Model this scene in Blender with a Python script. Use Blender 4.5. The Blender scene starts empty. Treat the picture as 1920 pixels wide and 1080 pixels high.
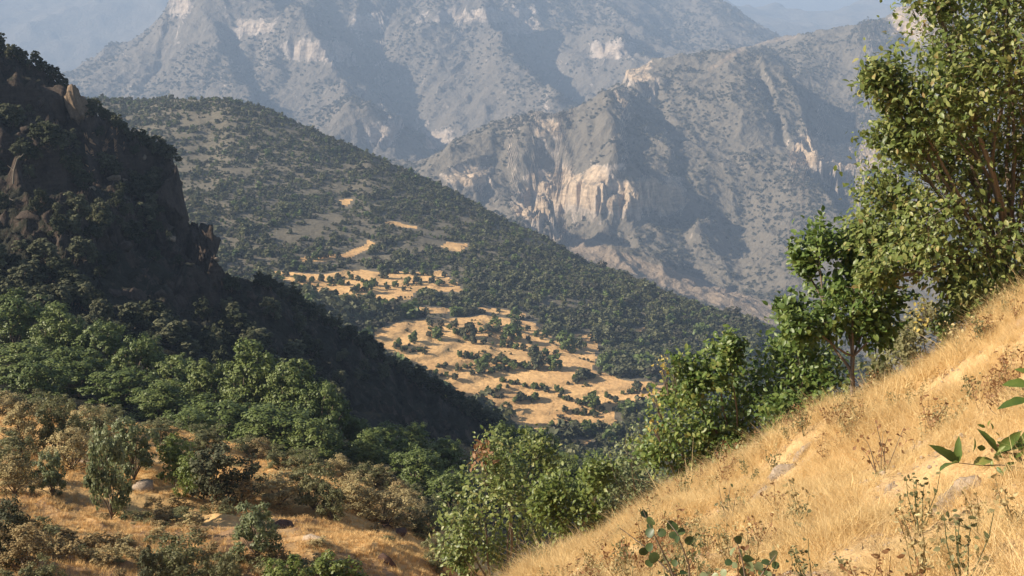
import bpy, math, random
import numpy as np
from mathutils import Vector, Matrix

random.seed(7)
rng = np.random.default_rng(11)
SC = bpy.context.scene
COL = SC.collection

# ------------------------------------------------------------------ camera
F_PX, PITCH = 2200.0, math.radians(13.0)
cam_data = bpy.data.cameras.new('camera')
cam_data.sensor_width = 36.0
cam_data.lens = 36.0 * F_PX / 1920.0
cam_data.clip_start = 0.05
cam_data.clip_end = 60000
cam = bpy.data.objects.new('camera', cam_data)
COL.objects.link(cam)
cam.rotation_euler = (math.pi / 2 - PITCH, 0, 0)
SC.camera = cam

# ------------------------------------------------------------------ light
SUN_EL, SUN_AZ = math.radians(31), math.radians(-101)      # azimuth from +Y towards +X
world = bpy.data.worlds.new('World')
SC.world = world
world.use_nodes = True
wt = world.node_tree
wt.nodes.clear()
sky = wt.nodes.new('ShaderNodeTexSky')
sky.sky_type = 'NISHITA'
sky.sun_disc = False
sky.sun_elevation = SUN_EL
sky.sun_rotation = SUN_AZ
sky.altitude = 1200
sky.dust_density = 2.0
bg = wt.nodes.new('ShaderNodeBackground')
bg.inputs['Strength'].default_value = 0.05
wo = wt.nodes.new('ShaderNodeOutputWorld')
wt.links.new(sky.outputs[0], bg.inputs['Color'])
wt.links.new(bg.outputs[0], wo.inputs['Surface'])
sun_data = bpy.data.lights.new('sun', 'SUN')
sun_data.energy = 4.6
sun_data.angle = math.radians(0.5)
sun_data.color = (1.0, 0.89, 0.73)
sun = bpy.data.objects.new('sun', sun_data)
COL.objects.link(sun)
SUN_DIR = Vector((math.sin(SUN_AZ) * math.cos(SUN_EL), math.cos(SUN_AZ) * math.cos(SUN_EL), math.sin(SUN_EL)))
sun.rotation_euler = SUN_DIR.to_track_quat('Z', 'Y').to_euler()
sun.location = (-60, 10, 90)
SC.view_settings.view_transform = 'Standard'
SC.view_settings.look = 'None'
SC.view_settings.gamma = 1
SC.view_settings.exposure = 1.3
SC.view_settings.use_curve_mapping = False
SC.cycles.max_bounces = 6
SC.cycles.volume_bounces = 0
SC.cycles.transparent_max_bounces = 4

# ------------------------------------------------------------------ helpers: noise, spline, pixels
CP, SP = math.cos(PITCH), math.sin(PITCH)


def W(px, py, D):
    """the place seen at pixel (px, py) of the photograph whose forward distance is D metres"""
    u, v = (px - 960) / F_PX, (540 - py) / F_PX
    s = D / (CP + v * SP)
    return np.array([u * s, D, s * (-SP + v * CP)])


def slope_of(py):
    v = (540 - py) / F_PX
    return (-SP + v * CP) / (CP + v * SP)


def to_px(x, y, z):
    cz = y * CP - z * SP
    cy = y * SP + z * CP
    return 960 + F_PX * x / cz, 540 - F_PX * cy / cz


def _hash(ix, iy, seed):
    h = (ix.astype(np.int64) * 374761393 + iy.astype(np.int64) * 668265263 + seed * 974634777) & 0xffffffff
    h = ((h ^ (h >> 13)) * 1274126177) & 0xffffffff
    h = h ^ (h >> 16)
    return (h & 0xffff) / 65536.0 * (2 * math.pi)


def perlin(x, y, seed=0):
    x, y = np.asarray(x, float), np.asarray(y, float)
    ix, iy = np.floor(x), np.floor(y)
    fx, fy = x - ix, y - iy
    u = fx * fx * fx * (fx * (fx * 6 - 15) + 10)
    v = fy * fy * fy * (fy * (fy * 6 - 15) + 10)

    def g(ox, oy):
        a = _hash(ix + ox, iy + oy, seed)
        return np.cos(a) * (fx - ox) + np.sin(a) * (fy - oy)
    a = g(0, 0) * (1 - u) + g(1, 0) * u
    b = g(0, 1) * (1 - u) + g(1, 1) * u
    return (a * (1 - v) + b * v) * 1.5


def fbm(x, y, octs=5, seed=0, gain=0.5):
    s, a, f = 0.0, 1.0, 1.0
    for k in range(octs):
        s = s + a * perlin(x * f + 17.3 * k, y * f - 9.1 * k, seed + k)
        a *= gain
        f *= 2.03
    return s


def ridged(x, y, octs=5, seed=0, gain=0.5):
    s, a, f, w = 0.0, 1.0, 1.0, 1.0
    for k in range(octs):
        n = 1 - np.abs(perlin(x * f + 7.7 * k, y * f + 3.3 * k, seed + k)) * 1.7
        n = np.clip(n, 0, 1) ** 2
        s = s + a * n * w
        w = np.clip(n * 1.4, 0, 1)
        a *= gain
        f *= 2.07
    return s - 0.6


def sstep(a, b, x):
    t = np.clip((x - a) / (b - a), 0, 1)
    return t * t * (3 - 2 * t)


class TPS:
    def __init__(self, P, lam=0.0):
        P = np.array(P, float)
        self.c = P[:, :2].mean(0)
        self.s = max(np.ptp(P[:, 1]), np.ptp(P[:, 0])) or 1.0
        Q = (P[:, :2] - self.c) / self.s
        n = len(Q)
        A = np.zeros((n + 3, n + 3))
        A[:n, :n] = self.k(((Q[:, None] - Q[None]) ** 2).sum(-1)) + lam * np.eye(n)
        A[:n, n] = 1
        A[:n, n + 1:] = Q
        A[n:, :n] = A[:n, n:].T
        b = np.zeros(n + 3)
        b[:n] = P[:, 2]
        w = np.linalg.lstsq(A, b, rcond=None)[0]
        self.Q, self.w = Q, w

    @staticmethod
    def k(r2):
        return 0.5 * r2 * np.log(r2 + 1e-12)

    def __call__(self, x, y):
        x, y = np.asarray(x, float), np.asarray(y, float)
        qx, qy = (x - self.c[0]) / self.s, (y - self.c[1]) / self.s
        n = len(self.Q)
        z = self.w[n] + self.w[n + 1] * qx + self.w[n + 2] * qy
        for i in range(n):
            z = z + self.w[i] * self.k((qx - self.Q[i, 0]) ** 2 + (qy - self.Q[i, 1]) ** 2)
        return z


def seg_dist(x, y, pts):
    """distance in plan to a polyline"""
    d = np.full(np.shape(x), 1e9)
    for (ax, ay), (bx, by) in zip(pts[:-1], pts[1:]):
        vx, vy = bx - ax, by - ay
        t = np.clip(((x - ax) * vx + (y - ay) * vy) / (vx * vx + vy * vy + 1e-9), 0, 1)
        d = np.minimum(d, np.hypot(x - ax - t * vx, y - ay - t * vy))
    return d


def inside(px, py, poly):
    r = np.zeros(np.shape(px), bool)
    n = len(poly)
    for i in range(n):
        (x1, y1), (x2, y2) = poly[i], poly[(i + 1) % n]
        c = (y1 > py) != (y2 > py)
        xi = (x2 - x1) * (py - y1) / ((y2 - y1) if y2 != y1 else 1e-9) + x1
        r ^= c & (px < xi)
    return r


# ------------------------------------------------------------------ helpers: objects
def tag(o, label=None, cat=None, group=None, kind=None):
    if label:
        o['label'] = label
    if cat:
        o['category'] = cat
    if group:
        o['group'] = group
    if kind:
        o['kind'] = kind
    return o


def mesh_np(name, V, faces, mat=None, attrs=None, smooth=False):
    """faces: list of (n,k) index arrays, attrs: {name: per-vertex float array}"""
    V = np.asarray(V, np.float32)
    me = bpy.data.meshes.new(name)
    me.vertices.add(len(V))
    me.vertices.foreach_set('co', V.ravel())
    faces = [np.asarray(f, np.int32) for f in faces if len(f)]
    tot = np.concatenate([np.full(len(f), f.shape[1], np.int32) for f in faces])
    loops = np.concatenate([f.ravel() for f in faces])
    me.loops.add(len(loops))
    me.loops.foreach_set('vertex_index', loops)
    me.polygons.add(len(tot))
    start = np.concatenate([[0], np.cumsum(tot)[:-1]]).astype(np.int32)
    me.polygons.foreach_set('loop_start', start)
    if smooth:
        me.polygons.foreach_set('use_smooth', np.ones(len(tot), bool))
    me.update(calc_edges=True)
    for k, a in (attrs or {}).items():
        at = me.attributes.new(k, 'FLOAT', 'POINT')
        at.data.foreach_set('value', np.asarray(a, np.float32))
    if mat:
        me.materials.append(mat)
    return me


def link(name, me, parent=None, loc=None):
    o = bpy.data.objects.new(name, me)
    COL.objects.link(o)
    if parent:
        o.parent = parent
    if loc is not None:
        o.location = loc
    return o


def empty(name, loc, rz=0.0):
    o = bpy.data.objects.new(name, None)
    COL.objects.link(o)
    o.location = loc
    o.rotation_euler = (0, 0, rz)
    o.empty_display_size = 0.3
    return o


def dup(root):
    r = root.copy()
    COL.objects.link(r)
    for ch in root.children:
        c = ch.copy()
        COL.objects.link(c)
        c.parent = r
        for g in ch.children:
            d = g.copy()
            COL.objects.link(d)
            d.parent = c
    return r


# ------------------------------------------------------------------ materials
def new_mat(name):
    m = bpy.data.materials.new(name)
    m.use_nodes = True
    nt = m.node_tree
    nt.nodes.clear()
    out = nt.nodes.new('ShaderNodeOutputMaterial')
    return m, nt, out


def ramp(nt, fac, stops):
    r = nt.nodes.new('ShaderNodeValToRGB')
    el = r.color_ramp.elements
    while len(el) < len(stops):
        el.new(0.5)
    for e, (p, c) in zip(el, stops):
        e.position = p
        e.color = (c[0], c[1], c[2], 1)
    nt.links.new(fac, r.inputs[0])
    return r.outputs[0]


def noise_n(nt, vec, scale, detail=5, rough=0.55, dist=0.0):
    n = nt.nodes.new('ShaderNodeTexNoise')
    n.inputs['Scale'].default_value = scale
    n.inputs['Detail'].default_value = detail
    n.inputs['Roughness'].default_value = rough
    n.inputs['Distortion'].default_value = dist
    nt.links.new(vec, n.inputs['Vector'])
    return n.outputs[0]


def mixc(nt, fac, a, b, blend='MIX'):
    m = nt.nodes.new('ShaderNodeMix')
    m.data_type = 'RGBA'
    m.blend_type = blend
    for s, v in ((0, fac), (6, a), (7, b)):
        if hasattr(v, 'is_output'):
            nt.links.new(v, m.inputs[s])
        elif s == 0:
            m.inputs[0].default_value = v
        else:
            m.inputs[s].default_value = (v[0], v[1], v[2], 1)
    return m.outputs[2]


def mathn(nt, op, a, b=None, c=None, clamp=False):
    m = nt.nodes.new('ShaderNodeMath')
    m.operation = op
    m.use_clamp = clamp
    for s, v in enumerate((a, b, c)):
        if v is None:
            continue
        if hasattr(v, 'is_output'):
            nt.links.new(v, m.inputs[s])
        else:
            m.inputs[s].default_value = v
    return m.outputs[0]


def attr_n(nt, name):
    a = nt.nodes.new('ShaderNodeAttribute')
    a.attribute_name = name
    return a.outputs['Fac']


def pos_n(nt, zscale=1.0):
    g = nt.nodes.new('ShaderNodeNewGeometry')
    if zscale == 1.0:
        return g.outputs['Position']
    m = nt.nodes.new('ShaderNodeVectorMath')
    m.operation = 'MULTIPLY'
    m.inputs[1].default_value = (1, 1, zscale)
    nt.links.new(g.outputs['Position'], m.inputs[0])
    return m.outputs[0]


def finish(nt, out, color, rough=0.9, bump=None, bump_d=0.3, bump_s=1.0, transl=0.0, spec=0.3):
    p = nt.nodes.new('ShaderNodeBsdfPrincipled')
    p.inputs['Roughness'].default_value = rough
    p.inputs['Specular IOR Level'].default_value = spec
    if hasattr(color, 'is_output'):
        nt.links.new(color, p.inputs['Base Color'])
    else:
        p.inputs['Base Color'].default_value = (*color, 1)
    if bump is not None:
        b = nt.nodes.new('ShaderNodeBump')
        b.inputs['Distance'].default_value = bump_d
        b.inputs['Strength'].default_value = bump_s
        nt.links.new(bump, b.inputs['Height'])
        nt.links.new(b.outputs[0], p.inputs['Normal'])
    s = p.outputs[0]
    if transl > 0:
        t = nt.nodes.new('ShaderNodeBsdfTranslucent')
        if hasattr(color, 'is_output'):
            nt.links.new(color, t.inputs['Color'])
        else:
            t.inputs['Color'].default_value = (*color, 1)
        mx = nt.nodes.new('ShaderNodeMixShader')
        mx.inputs[0].default_value = transl
        nt.links.new(p.outputs[0], mx.inputs[1])
        nt.links.new(t.outputs[0], mx.inputs[2])
        s = mx.outputs[0]
    nt.links.new(s, out.inputs['Surface'])


def leaf_mat(name, stops, rough=0.5, transl=0.36, spec=0.35, blotch=0):
    """colour of a leaf by its own 'tint' value"""
    m, nt, out = new_mat(name)
    tv = attr_n(nt, 'tint')
    if blotch:
        tv = mathn(nt, 'ADD', tv, mathn(nt, 'MULTIPLY', mathn(nt, 'SUBTRACT', noise_n(nt, pos_n(nt), blotch, 4, 0.65), 0.5), 0.7))
    c = ramp(nt, tv, stops)
    finish(nt, out, c, rough, transl=transl, spec=spec)
    return m


def terrain_mat(name, scale, soil, scrub, rock, cliff, bump_d, cover=0.5, field=None, extra=None, steep_w=1.0):
    """mottled hillside: soil and scrub by noise, rock on steep faces and where the 'rock' value says so"""
    m, nt, out = new_mat(name)
    P = pos_n(nt)
    Pv = pos_n(nt, 0.25)
    big = noise_n(nt, P, scale * 0.12, 4)
    mid = noise_n(nt, P, scale, 6, 0.62, 0.4)
    fine = noise_n(nt, P, scale * 4.5, 5, 0.65)
    strata = noise_n(nt, Pv, scale * 2.4, 6, 0.65, 0.3)
    s1 = mixc(nt, fine, [c * 0.75 for c in soil], [min(1, c * 1.3) for c in soil])
    s2 = mixc(nt, fine, [c * 0.6 for c in scrub], [c * 1.5 for c in scrub])
    v = mathn(nt, 'ADD', mathn(nt, 'MULTIPLY', big, 0.5), mathn(nt, 'MULTIPLY', mid, 0.6))
    v = mathn(nt, 'ADD', v, mathn(nt, 'MULTIPLY', fine, 0.9))
    cov = ramp(nt, mathn(nt, 'SUBTRACT', v, 1.0 - cover, clamp=False),
               [(0.0, (0, 0, 0)), (0.10, (1, 1, 1))])
    c = mixc(nt, cov, s1, s2)
    if field is not None:
        fc = mixc(nt, ramp(nt, mathn(nt, 'ADD', mathn(nt, 'MULTIPLY', noise_n(nt, P, scale * 0.5, 5, 0.6), 0.5), mathn(nt, 'MULTIPLY', noise_n(nt, pos_n(nt, 6.0), scale * 5, 5, 0.7), 0.5)), [(0.36, (0, 0, 0)), (0.62, (1, 1, 1))]), [field[0] * .62, field[1] * .58, field[2] * .6], [min(1, f * 1.18) for f in field])
        fm = ramp(nt, mathn(nt, 'ADD', attr_n(nt, 'field'), mathn(nt, 'MULTIPLY', mathn(nt, 'SUBTRACT', mid, 0.5), 0.5)),
                  [(0.37, (0, 0, 0)), (0.46, (1, 1, 1))])
        c = mixc(nt, fm, c, fc)
    if extra is not None:
        em = ramp(nt, mathn(nt, 'ADD', attr_n(nt, 'bare'), mathn(nt, 'MULTIPLY', mathn(nt, 'SUBTRACT', mid, 0.5), 0.6)),
                  [(0.4, (0, 0, 0)), (0.6, (1, 1, 1))])
        c = mixc(nt, em, c, mixc(nt, fine, [e * 0.8 for e in extra], [e * 1.2 for e in extra]))
    bed = noise_n(nt, pos_n(nt, 5.0), scale * 1.6, 5, 0.6, 0.2)
    # rock: steepness + painted rock value
    g = nt.nodes.new('ShaderNodeNewGeometry')
    sx = nt.nodes.new('ShaderNodeSeparateXYZ')
    nt.links.new(g.outputs['True Normal'], sx.inputs[0])
    steep = mathn(nt, 'SUBTRACT', 1.0, sx.outputs[2])
    rv = mathn(nt, 'ADD', mathn(nt, 'MULTIPLY', steep, steep_w), attr_n(nt, 'rock'))
    rv = mathn(nt, 'ADD', rv, mathn(nt, 'MULTIPLY', mathn(nt, 'SUBTRACT', strata, 0.5), 0.9))
    rv = mathn(nt, 'SUBTRACT', rv, mathn(nt, 'MULTIPLY', attr_n(nt, 'bare'), 0.5))
    rm = ramp(nt, rv, [(0.50, (0, 0, 0)), (0.62, (1, 1, 1))])
    st2 = mathn(nt, 'ADD', mathn(nt, 'MULTIPLY', strata, 0.6), mathn(nt, 'MULTIPLY', bed, 0.4))
    rc = mixc(nt, ramp(nt, st2, [(0.38, (0, 0, 0)), (0.62, (1, 1, 1))]), [r * 0.42 for r in rock], [min(1, r * 1.1) for r in rock])
    cc = mixc(nt, ramp(nt, st2, [(0.38, (0, 0, 0)), (0.62, (1, 1, 1))]), [r * 0.4 for r in cliff], [min(1, r * 1.1) for r in cliff])
    rc = mixc(nt, ramp(nt, attr_n(nt, 'rock'), [(0.25, (0, 0, 0)), (0.6, (1, 1, 1))]), rc, cc)
    c = mixc(nt, rm, c, rc)
    h = mathn(nt, 'ADD', mathn(nt, 'MULTIPLY', mid, 1.0), mathn(nt, 'MULTIPLY', fine, 0.45))
    h = mathn(nt, 'ADD', h, mathn(nt, 'MULTIPLY', strata, 0.8))
    finish(nt, out, c, 0.95, bump=h, bump_d=bump_d, bump_s=0.9, spec=0.1)
    return m


M = {}
M['near'] = None


def ground_mat(name, stops, scale, bump_d, dark=None):
    m, nt, out = new_mat(name)
    P = pos_n(nt)
    a = noise_n(nt, P, scale, 6, 0.6, 0.3)
    b = noise_n(nt, P, scale * 9, 5, 0.65)
    v = mathn(nt, 'ADD', mathn(nt, 'MULTIPLY', a, 0.7), mathn(nt, 'MULTIPLY', b, 0.3))
    c = ramp(nt, v, stops)
    if dark is not None:
        k = noise_n(nt, P, scale * 0.6, 5, 0.6)
        c = mixc(nt, ramp(nt, mathn(nt, 'ADD', k, attr_n(nt, 'bare')), [(0.56, (0, 0, 0)), (0.68, (1, 1, 1))]), c, dark)
    finish(nt, out, c, 0.95, bump=mathn(nt, 'ADD', a, mathn(nt, 'MULTIPLY', b, 0.4)), bump_d=bump_d, spec=0.1)
    return m


M['gold'] = ground_mat('golden_ground', [(0.3, (0.34, 0.21, 0.10)), (0.5, (0.52, 0.35, 0.17)), (0.7, (0.66, 0.48, 0.25))], 2.2, 0.08,
                       dark=(0.40, 0.265, 0.17))
M['gold2'] = ground_mat('dry_grass_ground', [(0.3, (0.36, 0.22, 0.10)), (0.48, (0.55, 0.35, 0.15)), (0.7, (0.66, 0.46, 0.22))], 0.35, 0.15,
                        dark=(0.30, 0.185, 0.10))
M['hill'] = terrain_mat('shade_darkened_hill_ground', 0.25, (0.085, 0.054, 0.033), (0.028, 0.027, 0.018), (0.075, 0.056, 0.043), (0.085, 0.062, 0.048), 1.2, cover=0.62, field=(0.38, 0.22, 0.11))  # soil, scrub and rock tones darkened: the hill's shade is partly in the colour
M['terrace'] = terrain_mat('terraced_hill_ground', 0.09, (0.42, 0.33, 0.235), (0.14, 0.12, 0.085), (0.40, 0.33, 0.26), (0.4, 0.32, 0.22), 1.0, cover=0.45,
                           field=(0.64, 0.40, 0.175), extra=(0.30, 0.235, 0.17))
M['mount'] = terrain_mat('rocky_mountain_ground', 0.035, (0.58, 0.455, 0.345), (0.145, 0.122, 0.092), (0.43, 0.35, 0.275), (0.58, 0.42, 0.265), 7.0, cover=0.50, steep_w=0.75,
                         extra=(0.25, 0.19, 0.135))
M['mount2'] = terrain_mat('far_mountain_ground', 0.02, (0.58, 0.455, 0.355), (0.145, 0.122, 0.096), (0.44, 0.365, 0.3), (0.52, 0.4, 0.29), 14.0, cover=0.54, steep_w=0.75)

M['oak'] = leaf_mat('oak_leaves', [(0.0, (0.065, 0.095, 0.022)), (0.4, (0.14, 0.18, 0.045)), (0.75, (0.235, 0.26, 0.08)), (0.93, (0.33, 0.31, 0.12)), (1.0, (0.28, 0.18, 0.07))], 0.42, blotch=25)
M['oak2'] = leaf_mat('bush_leaves', [(0.0, (0.055, 0.095, 0.022)), (0.5, (0.12, 0.175, 0.04)), (0.85, (0.21, 0.245, 0.065)), (1.0, (0.32, 0.28, 0.08))], 0.42, blotch=25)
M['olive'] = leaf_mat('olive_leaves', [(0.0, (0.085, 0.095, 0.04)), (0.5, (0.165, 0.165, 0.07)), (1.0, (0.30, 0.27, 0.13))], 0.6)
M['blue'] = leaf_mat('greygreen_leaves', [(0.0, (0.09, 0.11, 0.05)), (0.5, (0.17, 0.195, 0.085)), (1.0, (0.28, 0.30, 0.15))], 0.5)
M['lime'] = leaf_mat('lime_leaves', [(0.0, (0.08, 0.115, 0.025)), (0.5, (0.16, 0.20, 0.045)), (1.0, (0.29, 0.30, 0.10))], 0.45)
M['yellow'] = leaf_mat('yellow_leaves', [(0.0, (0.34, 0.25, 0.05)), (1.0, (0.52, 0.40, 0.11))], 0.5)
M['rust'] = leaf_mat('rust_leaves', [(0.0, (0.17, 0.08, 0.03)), (1.0, (0.34, 0.19, 0.09))], 0.6)
M['tan'] = leaf_mat('dry_shrub_leaves', [(0.0, (0.22, 0.17, 0.08)), (0.5, (0.35, 0.28, 0.135)), (1.0, (0.48, 0.40, 0.21))], 0.8, 0.15, 0.1)
M['brown'] = leaf_mat('brown_shrub_leaves', [(0.0, (0.14, 0.10, 0.048)), (0.5, (0.26, 0.19, 0.09)), (1.0, (0.40, 0.31, 0.155))], 0.8, 0.1, 0.1)
M['wood'] = leaf_mat('wood_green_leaves', [(0.0, (0.058, 0.085, 0.02)), (0.5, (0.112, 0.145, 0.034)), (1.0, (0.19, 0.205, 0.06))], 0.55, 0.18)
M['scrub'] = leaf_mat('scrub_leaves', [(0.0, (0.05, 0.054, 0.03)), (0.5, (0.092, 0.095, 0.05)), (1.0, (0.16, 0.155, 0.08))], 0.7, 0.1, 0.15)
M['hill_scrub'] = leaf_mat('shade_darkened_scrub_leaves', [(0.0, (0.02, 0.025, 0.012)), (0.5, (0.04, 0.046, 0.02)), (1.0, (0.085, 0.085, 0.04))], 0.7, 0.1, 0.15)  # darker copy of the scrub leaves, with the hill's shade put into the colour
M['grey_scrub'] = leaf_mat('far_scrub_leaves', [(0.0, (0.055, 0.052, 0.036)), (0.5, (0.095, 0.088, 0.06)), (1.0, (0.16, 0.145, 0.10))], 0.8, 0.0, 0.1)
M['straw'] = leaf_mat('straw', [(0.0, (0.45, 0.295, 0.12)), (0.5, (0.67, 0.485, 0.225)), (1.0, (0.83, 0.66, 0.37))], 0.7, 0.3, 0.2)
M['straw2'] = leaf_mat('brown_straw', [(0.0, (0.40, 0.245, 0.10)), (0.5, (0.64, 0.42, 0.18)), (1.0, (0.78, 0.56, 0.28))], 0.8, 0.2, 0.1)
M['redbud'] = leaf_mat('round_leaves', [(0.0, (0.03, 0.055, 0.02)), (0.6, (0.08, 0.11, 0.04)), (1.0, (0.25, 0.28, 0.14))], 0.4, blotch=45)


def bark_mat(name, c):
    m, nt, out = new_mat(name)
    P = pos_n(nt, 0.3)
    n = noise_n(nt, P, 30, 5, 0.6)
    finish(nt, out, mixc(nt, n, [k * 0.6 for k in c], [k * 1.4 for k in c]), 0.9, bump=n, bump_d=0.01)
    return m


M['bark'] = bark_mat('grey_bark', (0.16, 0.12, 0.085))
M['bark_pale'] = bark_mat('pale_dead_wood', (0.18, 0.145, 0.105))


def rock_mat(name, c, scale, bump_d):
    m, nt, out = new_mat(name)
    P = pos_n(nt)
    a = noise_n(nt, P, scale, 6, 0.65, 0.5)
    b = noise_n(nt, pos_n(nt, 0.3), scale * 3, 6, 0.7)
    v = mathn(nt, 'ADD', mathn(nt, 'MULTIPLY', a, 0.5), mathn(nt, 'MULTIPLY', b, 0.5))
    col = ramp(nt, v, [(0.32, [k * 0.45 for k in c]), (0.5, c), (0.68, [min(1, k * 1.5) for k in c])])
    finish(nt, out, col, 0.92, bump=v, bump_d=bump_d, spec=0.15)
    return m


M['rock_hill_shade'] = rock_mat('shade_darkened_hill_rock', (0.07, 0.052, 0.04), 0.9, 0.9)  # rock colour lowered to deepen the shade on the left hill
M['rock_pillar'] = rock_mat('tan_pillar_rock', (0.21, 0.15, 0.10), 1.0, 0.6)
M['rock_ledge'] = rock_mat('ledge_rock', (0.24, 0.185, 0.13), 1.6, 0.3)
M['rock_grey'] = rock_mat('grey_slab_rock', (0.42, 0.325, 0.235), 14, 0.06)
M['rock_dark'] = rock_mat('dark_red_rock', (0.10, 0.06, 0.045), 5, 0.05)

# ------------------------------------------------------------------ terrain
def ctrl(pts, extra=()):
    return [W(*p) for p in pts] + [np.array(e, float) for e in extra]


class Layer:
    def __init__(self, pts, extra=(), t=(-0.7, 0.7), y=(1, 10), lam=0.0):
        self.tps = TPS(ctrl(pts, extra), lam)
        self.t, self.y = t, y
        self.detail = lambda x, y: 0.0
        self.post = None

    def H(self, x, y):
        x, y = np.asarray(x, float), np.asarray(y, float)
        z = self.tps(x, y) + self.detail(x, y)
        if self.post:
            z = self.post(x, y, z)
        return z

    def cache(self, nt=400, ny=1400):
        self.T = np.linspace(self.t[0], self.t[1], nt)
        self.Y = np.geomspace(self.y[0], self.y[1], ny)
        X = self.T[:, None] * self.Y[None]
        self.Z = self.H(X, np.broadcast_to(self.Y[None], X.shape))

    def fit_skyline(self, sil, ya, yb, smooth=0):
        """raise or lower the ridge so that its outline follows the one measured in the photograph"""
        px, py = np.array(sil, float).T
        v = (540 - py) / F_PX
        ts = (px - 960) / F_PX / (CP + v * SP)
        q = np.interp(self.T, ts, slope_of(py))
        fade = sstep(ts[0] - 0.12, ts[0], self.T) * sstep(ts[-1] + 0.12, ts[-1], self.T)
        w = sstep(ya, yb, self.Y)
        sel = self.Y > ya
        for _ in range(4):
            m = (self.Z[:, sel] / self.Y[sel]).max(1)
            c = q - m
            if smooth:
                k = np.hanning(smooth + 2)[1:-1]
                c = np.convolve(np.pad(c, smooth // 2, mode='edge'), k / k.sum(), 'valid')[:len(c)]
            self.Z += (c * fade)[:, None] * self.Y[None] * w[None]

    def z(self, x, y):
        """bilinear look-up in the sampled heights"""
        x, y = np.asarray(x, float), np.asarray(y, float)
        ti = np.clip((x / y - self.T[0]) / (self.T[-1] - self.T[0]) * (len(self.T) - 1), 0, len(self.T) - 1.001)
        yi = np.clip(np.log(y / self.Y[0]) / math.log(self.Y[-1] / self.Y[0]) * (len(self.Y) - 1), 0, len(self.Y) - 1.001)
        i, j = ti.astype(int), yi.astype(int)
        a, b = ti - i, yi - j
        Z = self.Z
        return (Z[i, j] * (1 - a) + Z[i + 1, j] * a) * (1 - b) + (Z[i, j + 1] * (1 - a) + Z[i + 1, j + 1] * a) * b

    def hit(self, px, py, ymin=0):
        """where the ray through a pixel meets this ground (NaN when it misses)"""
        u, v = (px - 960) / F_PX, (540 - py) / F_PX
        t, q = u / (CP + v * SP), slope_of(py)
        Y = self.Y[self.Y >= ymin]
        z = self.z(t * Y, Y)
        k = np.nonzero(q * Y <= z)[0]
        if not len(k):
            return None
        D = Y[k[0]]
        if k[0] > 0:
            d1 = q * D - z[k[0]]
            d0 = q * Y[k[0] - 1] - z[k[0] - 1]
            D = Y[k[0] - 1] + (D - Y[k[0] - 1]) * d0 / (d0 - d1 + 1e-12)
        return np.array([t * D, D, q * D])

    def build(self, name, mat, nt, nr, attrs=None, eps=0.05):
        T = np.linspace(self.t[0], self.t[1], nt)
        Yf = np.geomspace(self.y[0], self.y[1], 900)
        X = T[:, None] * Yf[None]
        Z = self.z(X, np.broadcast_to(Yf[None], X.shape))
        ang = Z / Yf[None]
        w = np.sqrt(np.diff(ang, axis=1) ** 2 + (eps * np.diff(np.log(Yf))[None]) ** 2)
        ws = w.copy()
        for k in range(1, 4):                       # keep neighbouring columns alike
            ws[k:] += w[:-k]
            ws[:-k] += w[k:]
        s = np.concatenate([np.zeros((nt, 1)), np.cumsum(ws, 1)], 1)
        s /= s[:, -1:]
        q = np.linspace(0, 1, nr)
        YY = np.stack([np.interp(q, s[i], Yf) for i in range(nt)])
        XX = T[:, None] * YY
        ZZ = self.z(XX, YY)
        V = np.stack([XX, YY, ZZ], -1).reshape(-1, 3)
        idx = np.arange(nt * nr).reshape(nt, nr)
        Fq = np.stack([idx[:-1, :-1], idx[1:, :-1], idx[1:, 1:], idx[:-1, 1:]], -1).reshape(-1, 4)
        at = {k: f(V[:, 0], V[:, 1], V[:, 2]) for k, f in (attrs or {}).items()}
        for k in ('rock', 'field', 'bare'):
            at.setdefault(k, np.zeros(len(V)))
        me = mesh_np(name, V, [Fq], mat, at, smooth=True)
        o = link(name, me)
        tag(o, kind='structure')
        self.obj = o
        return o


# the golden slope under the camera
slope = Layer([(1000, 1062, 14.5), (1120, 1002, 14.5), (1250, 924, 14.2), (1370, 857, 14), (1480, 802, 14), (1600, 747, 14), (1700, 690, 13.5),
               (1800, 612, 13), (1860, 562, 12.5), (1920, 524, 12), (2100, 400, 11), (2300, 300, 10.5),
               (1000, 1120, 20), (1250, 1000, 21), (1480, 890, 21), (1700, 790, 20), (1920, 640, 19), (2200, 480, 18),
               (1000, 1200, 30), (1250, 1130, 30), (1480, 1060, 30), (1700, 980, 30), (1920, 850, 30), (2200, 700, 28),
               (1500, 950, 7.8), (1850, 740, 8.8), (1700, 850, 8.3), (1250, 1075, 6.4), (1600, 1010, 6.2)],
              [(0, 0.2, -1.72), (2, 1, -0.6), (-2, 1.5, -3.7), (1.75, 4, -2.02), (4, 5, -0.8), (-2, 6, -5.6), (-4, 12, -9.6), (-8, 18, -14), (0, 3, -2.9), (6, 8, -0.6)],
              t=(-0.45, 1.2), y=(0.9, 34), lam=1e-4)
slope.detail = lambda x, y: (0.16 * fbm(x * 0.6, y * 0.6, 4, 3) + 0.06 * fbm(x * 2.0, y * 2.0, 4, 9, 0.6)) * sstep(1.5, 4, y)
slope.cache(420, 900)
slope.fit_skyline([(900, 1124), (1000, 1070), (1120, 1010), (1250, 934), (1370, 868), (1480, 813), (1600, 758), (1700, 712), (1800, 640), (1860, 594), (1920, 556), (2050, 475)], 7.5, 12, smooth=31)
slope.build('slope_ground', M['gold'], 300, 260, eps=0.12)

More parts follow.
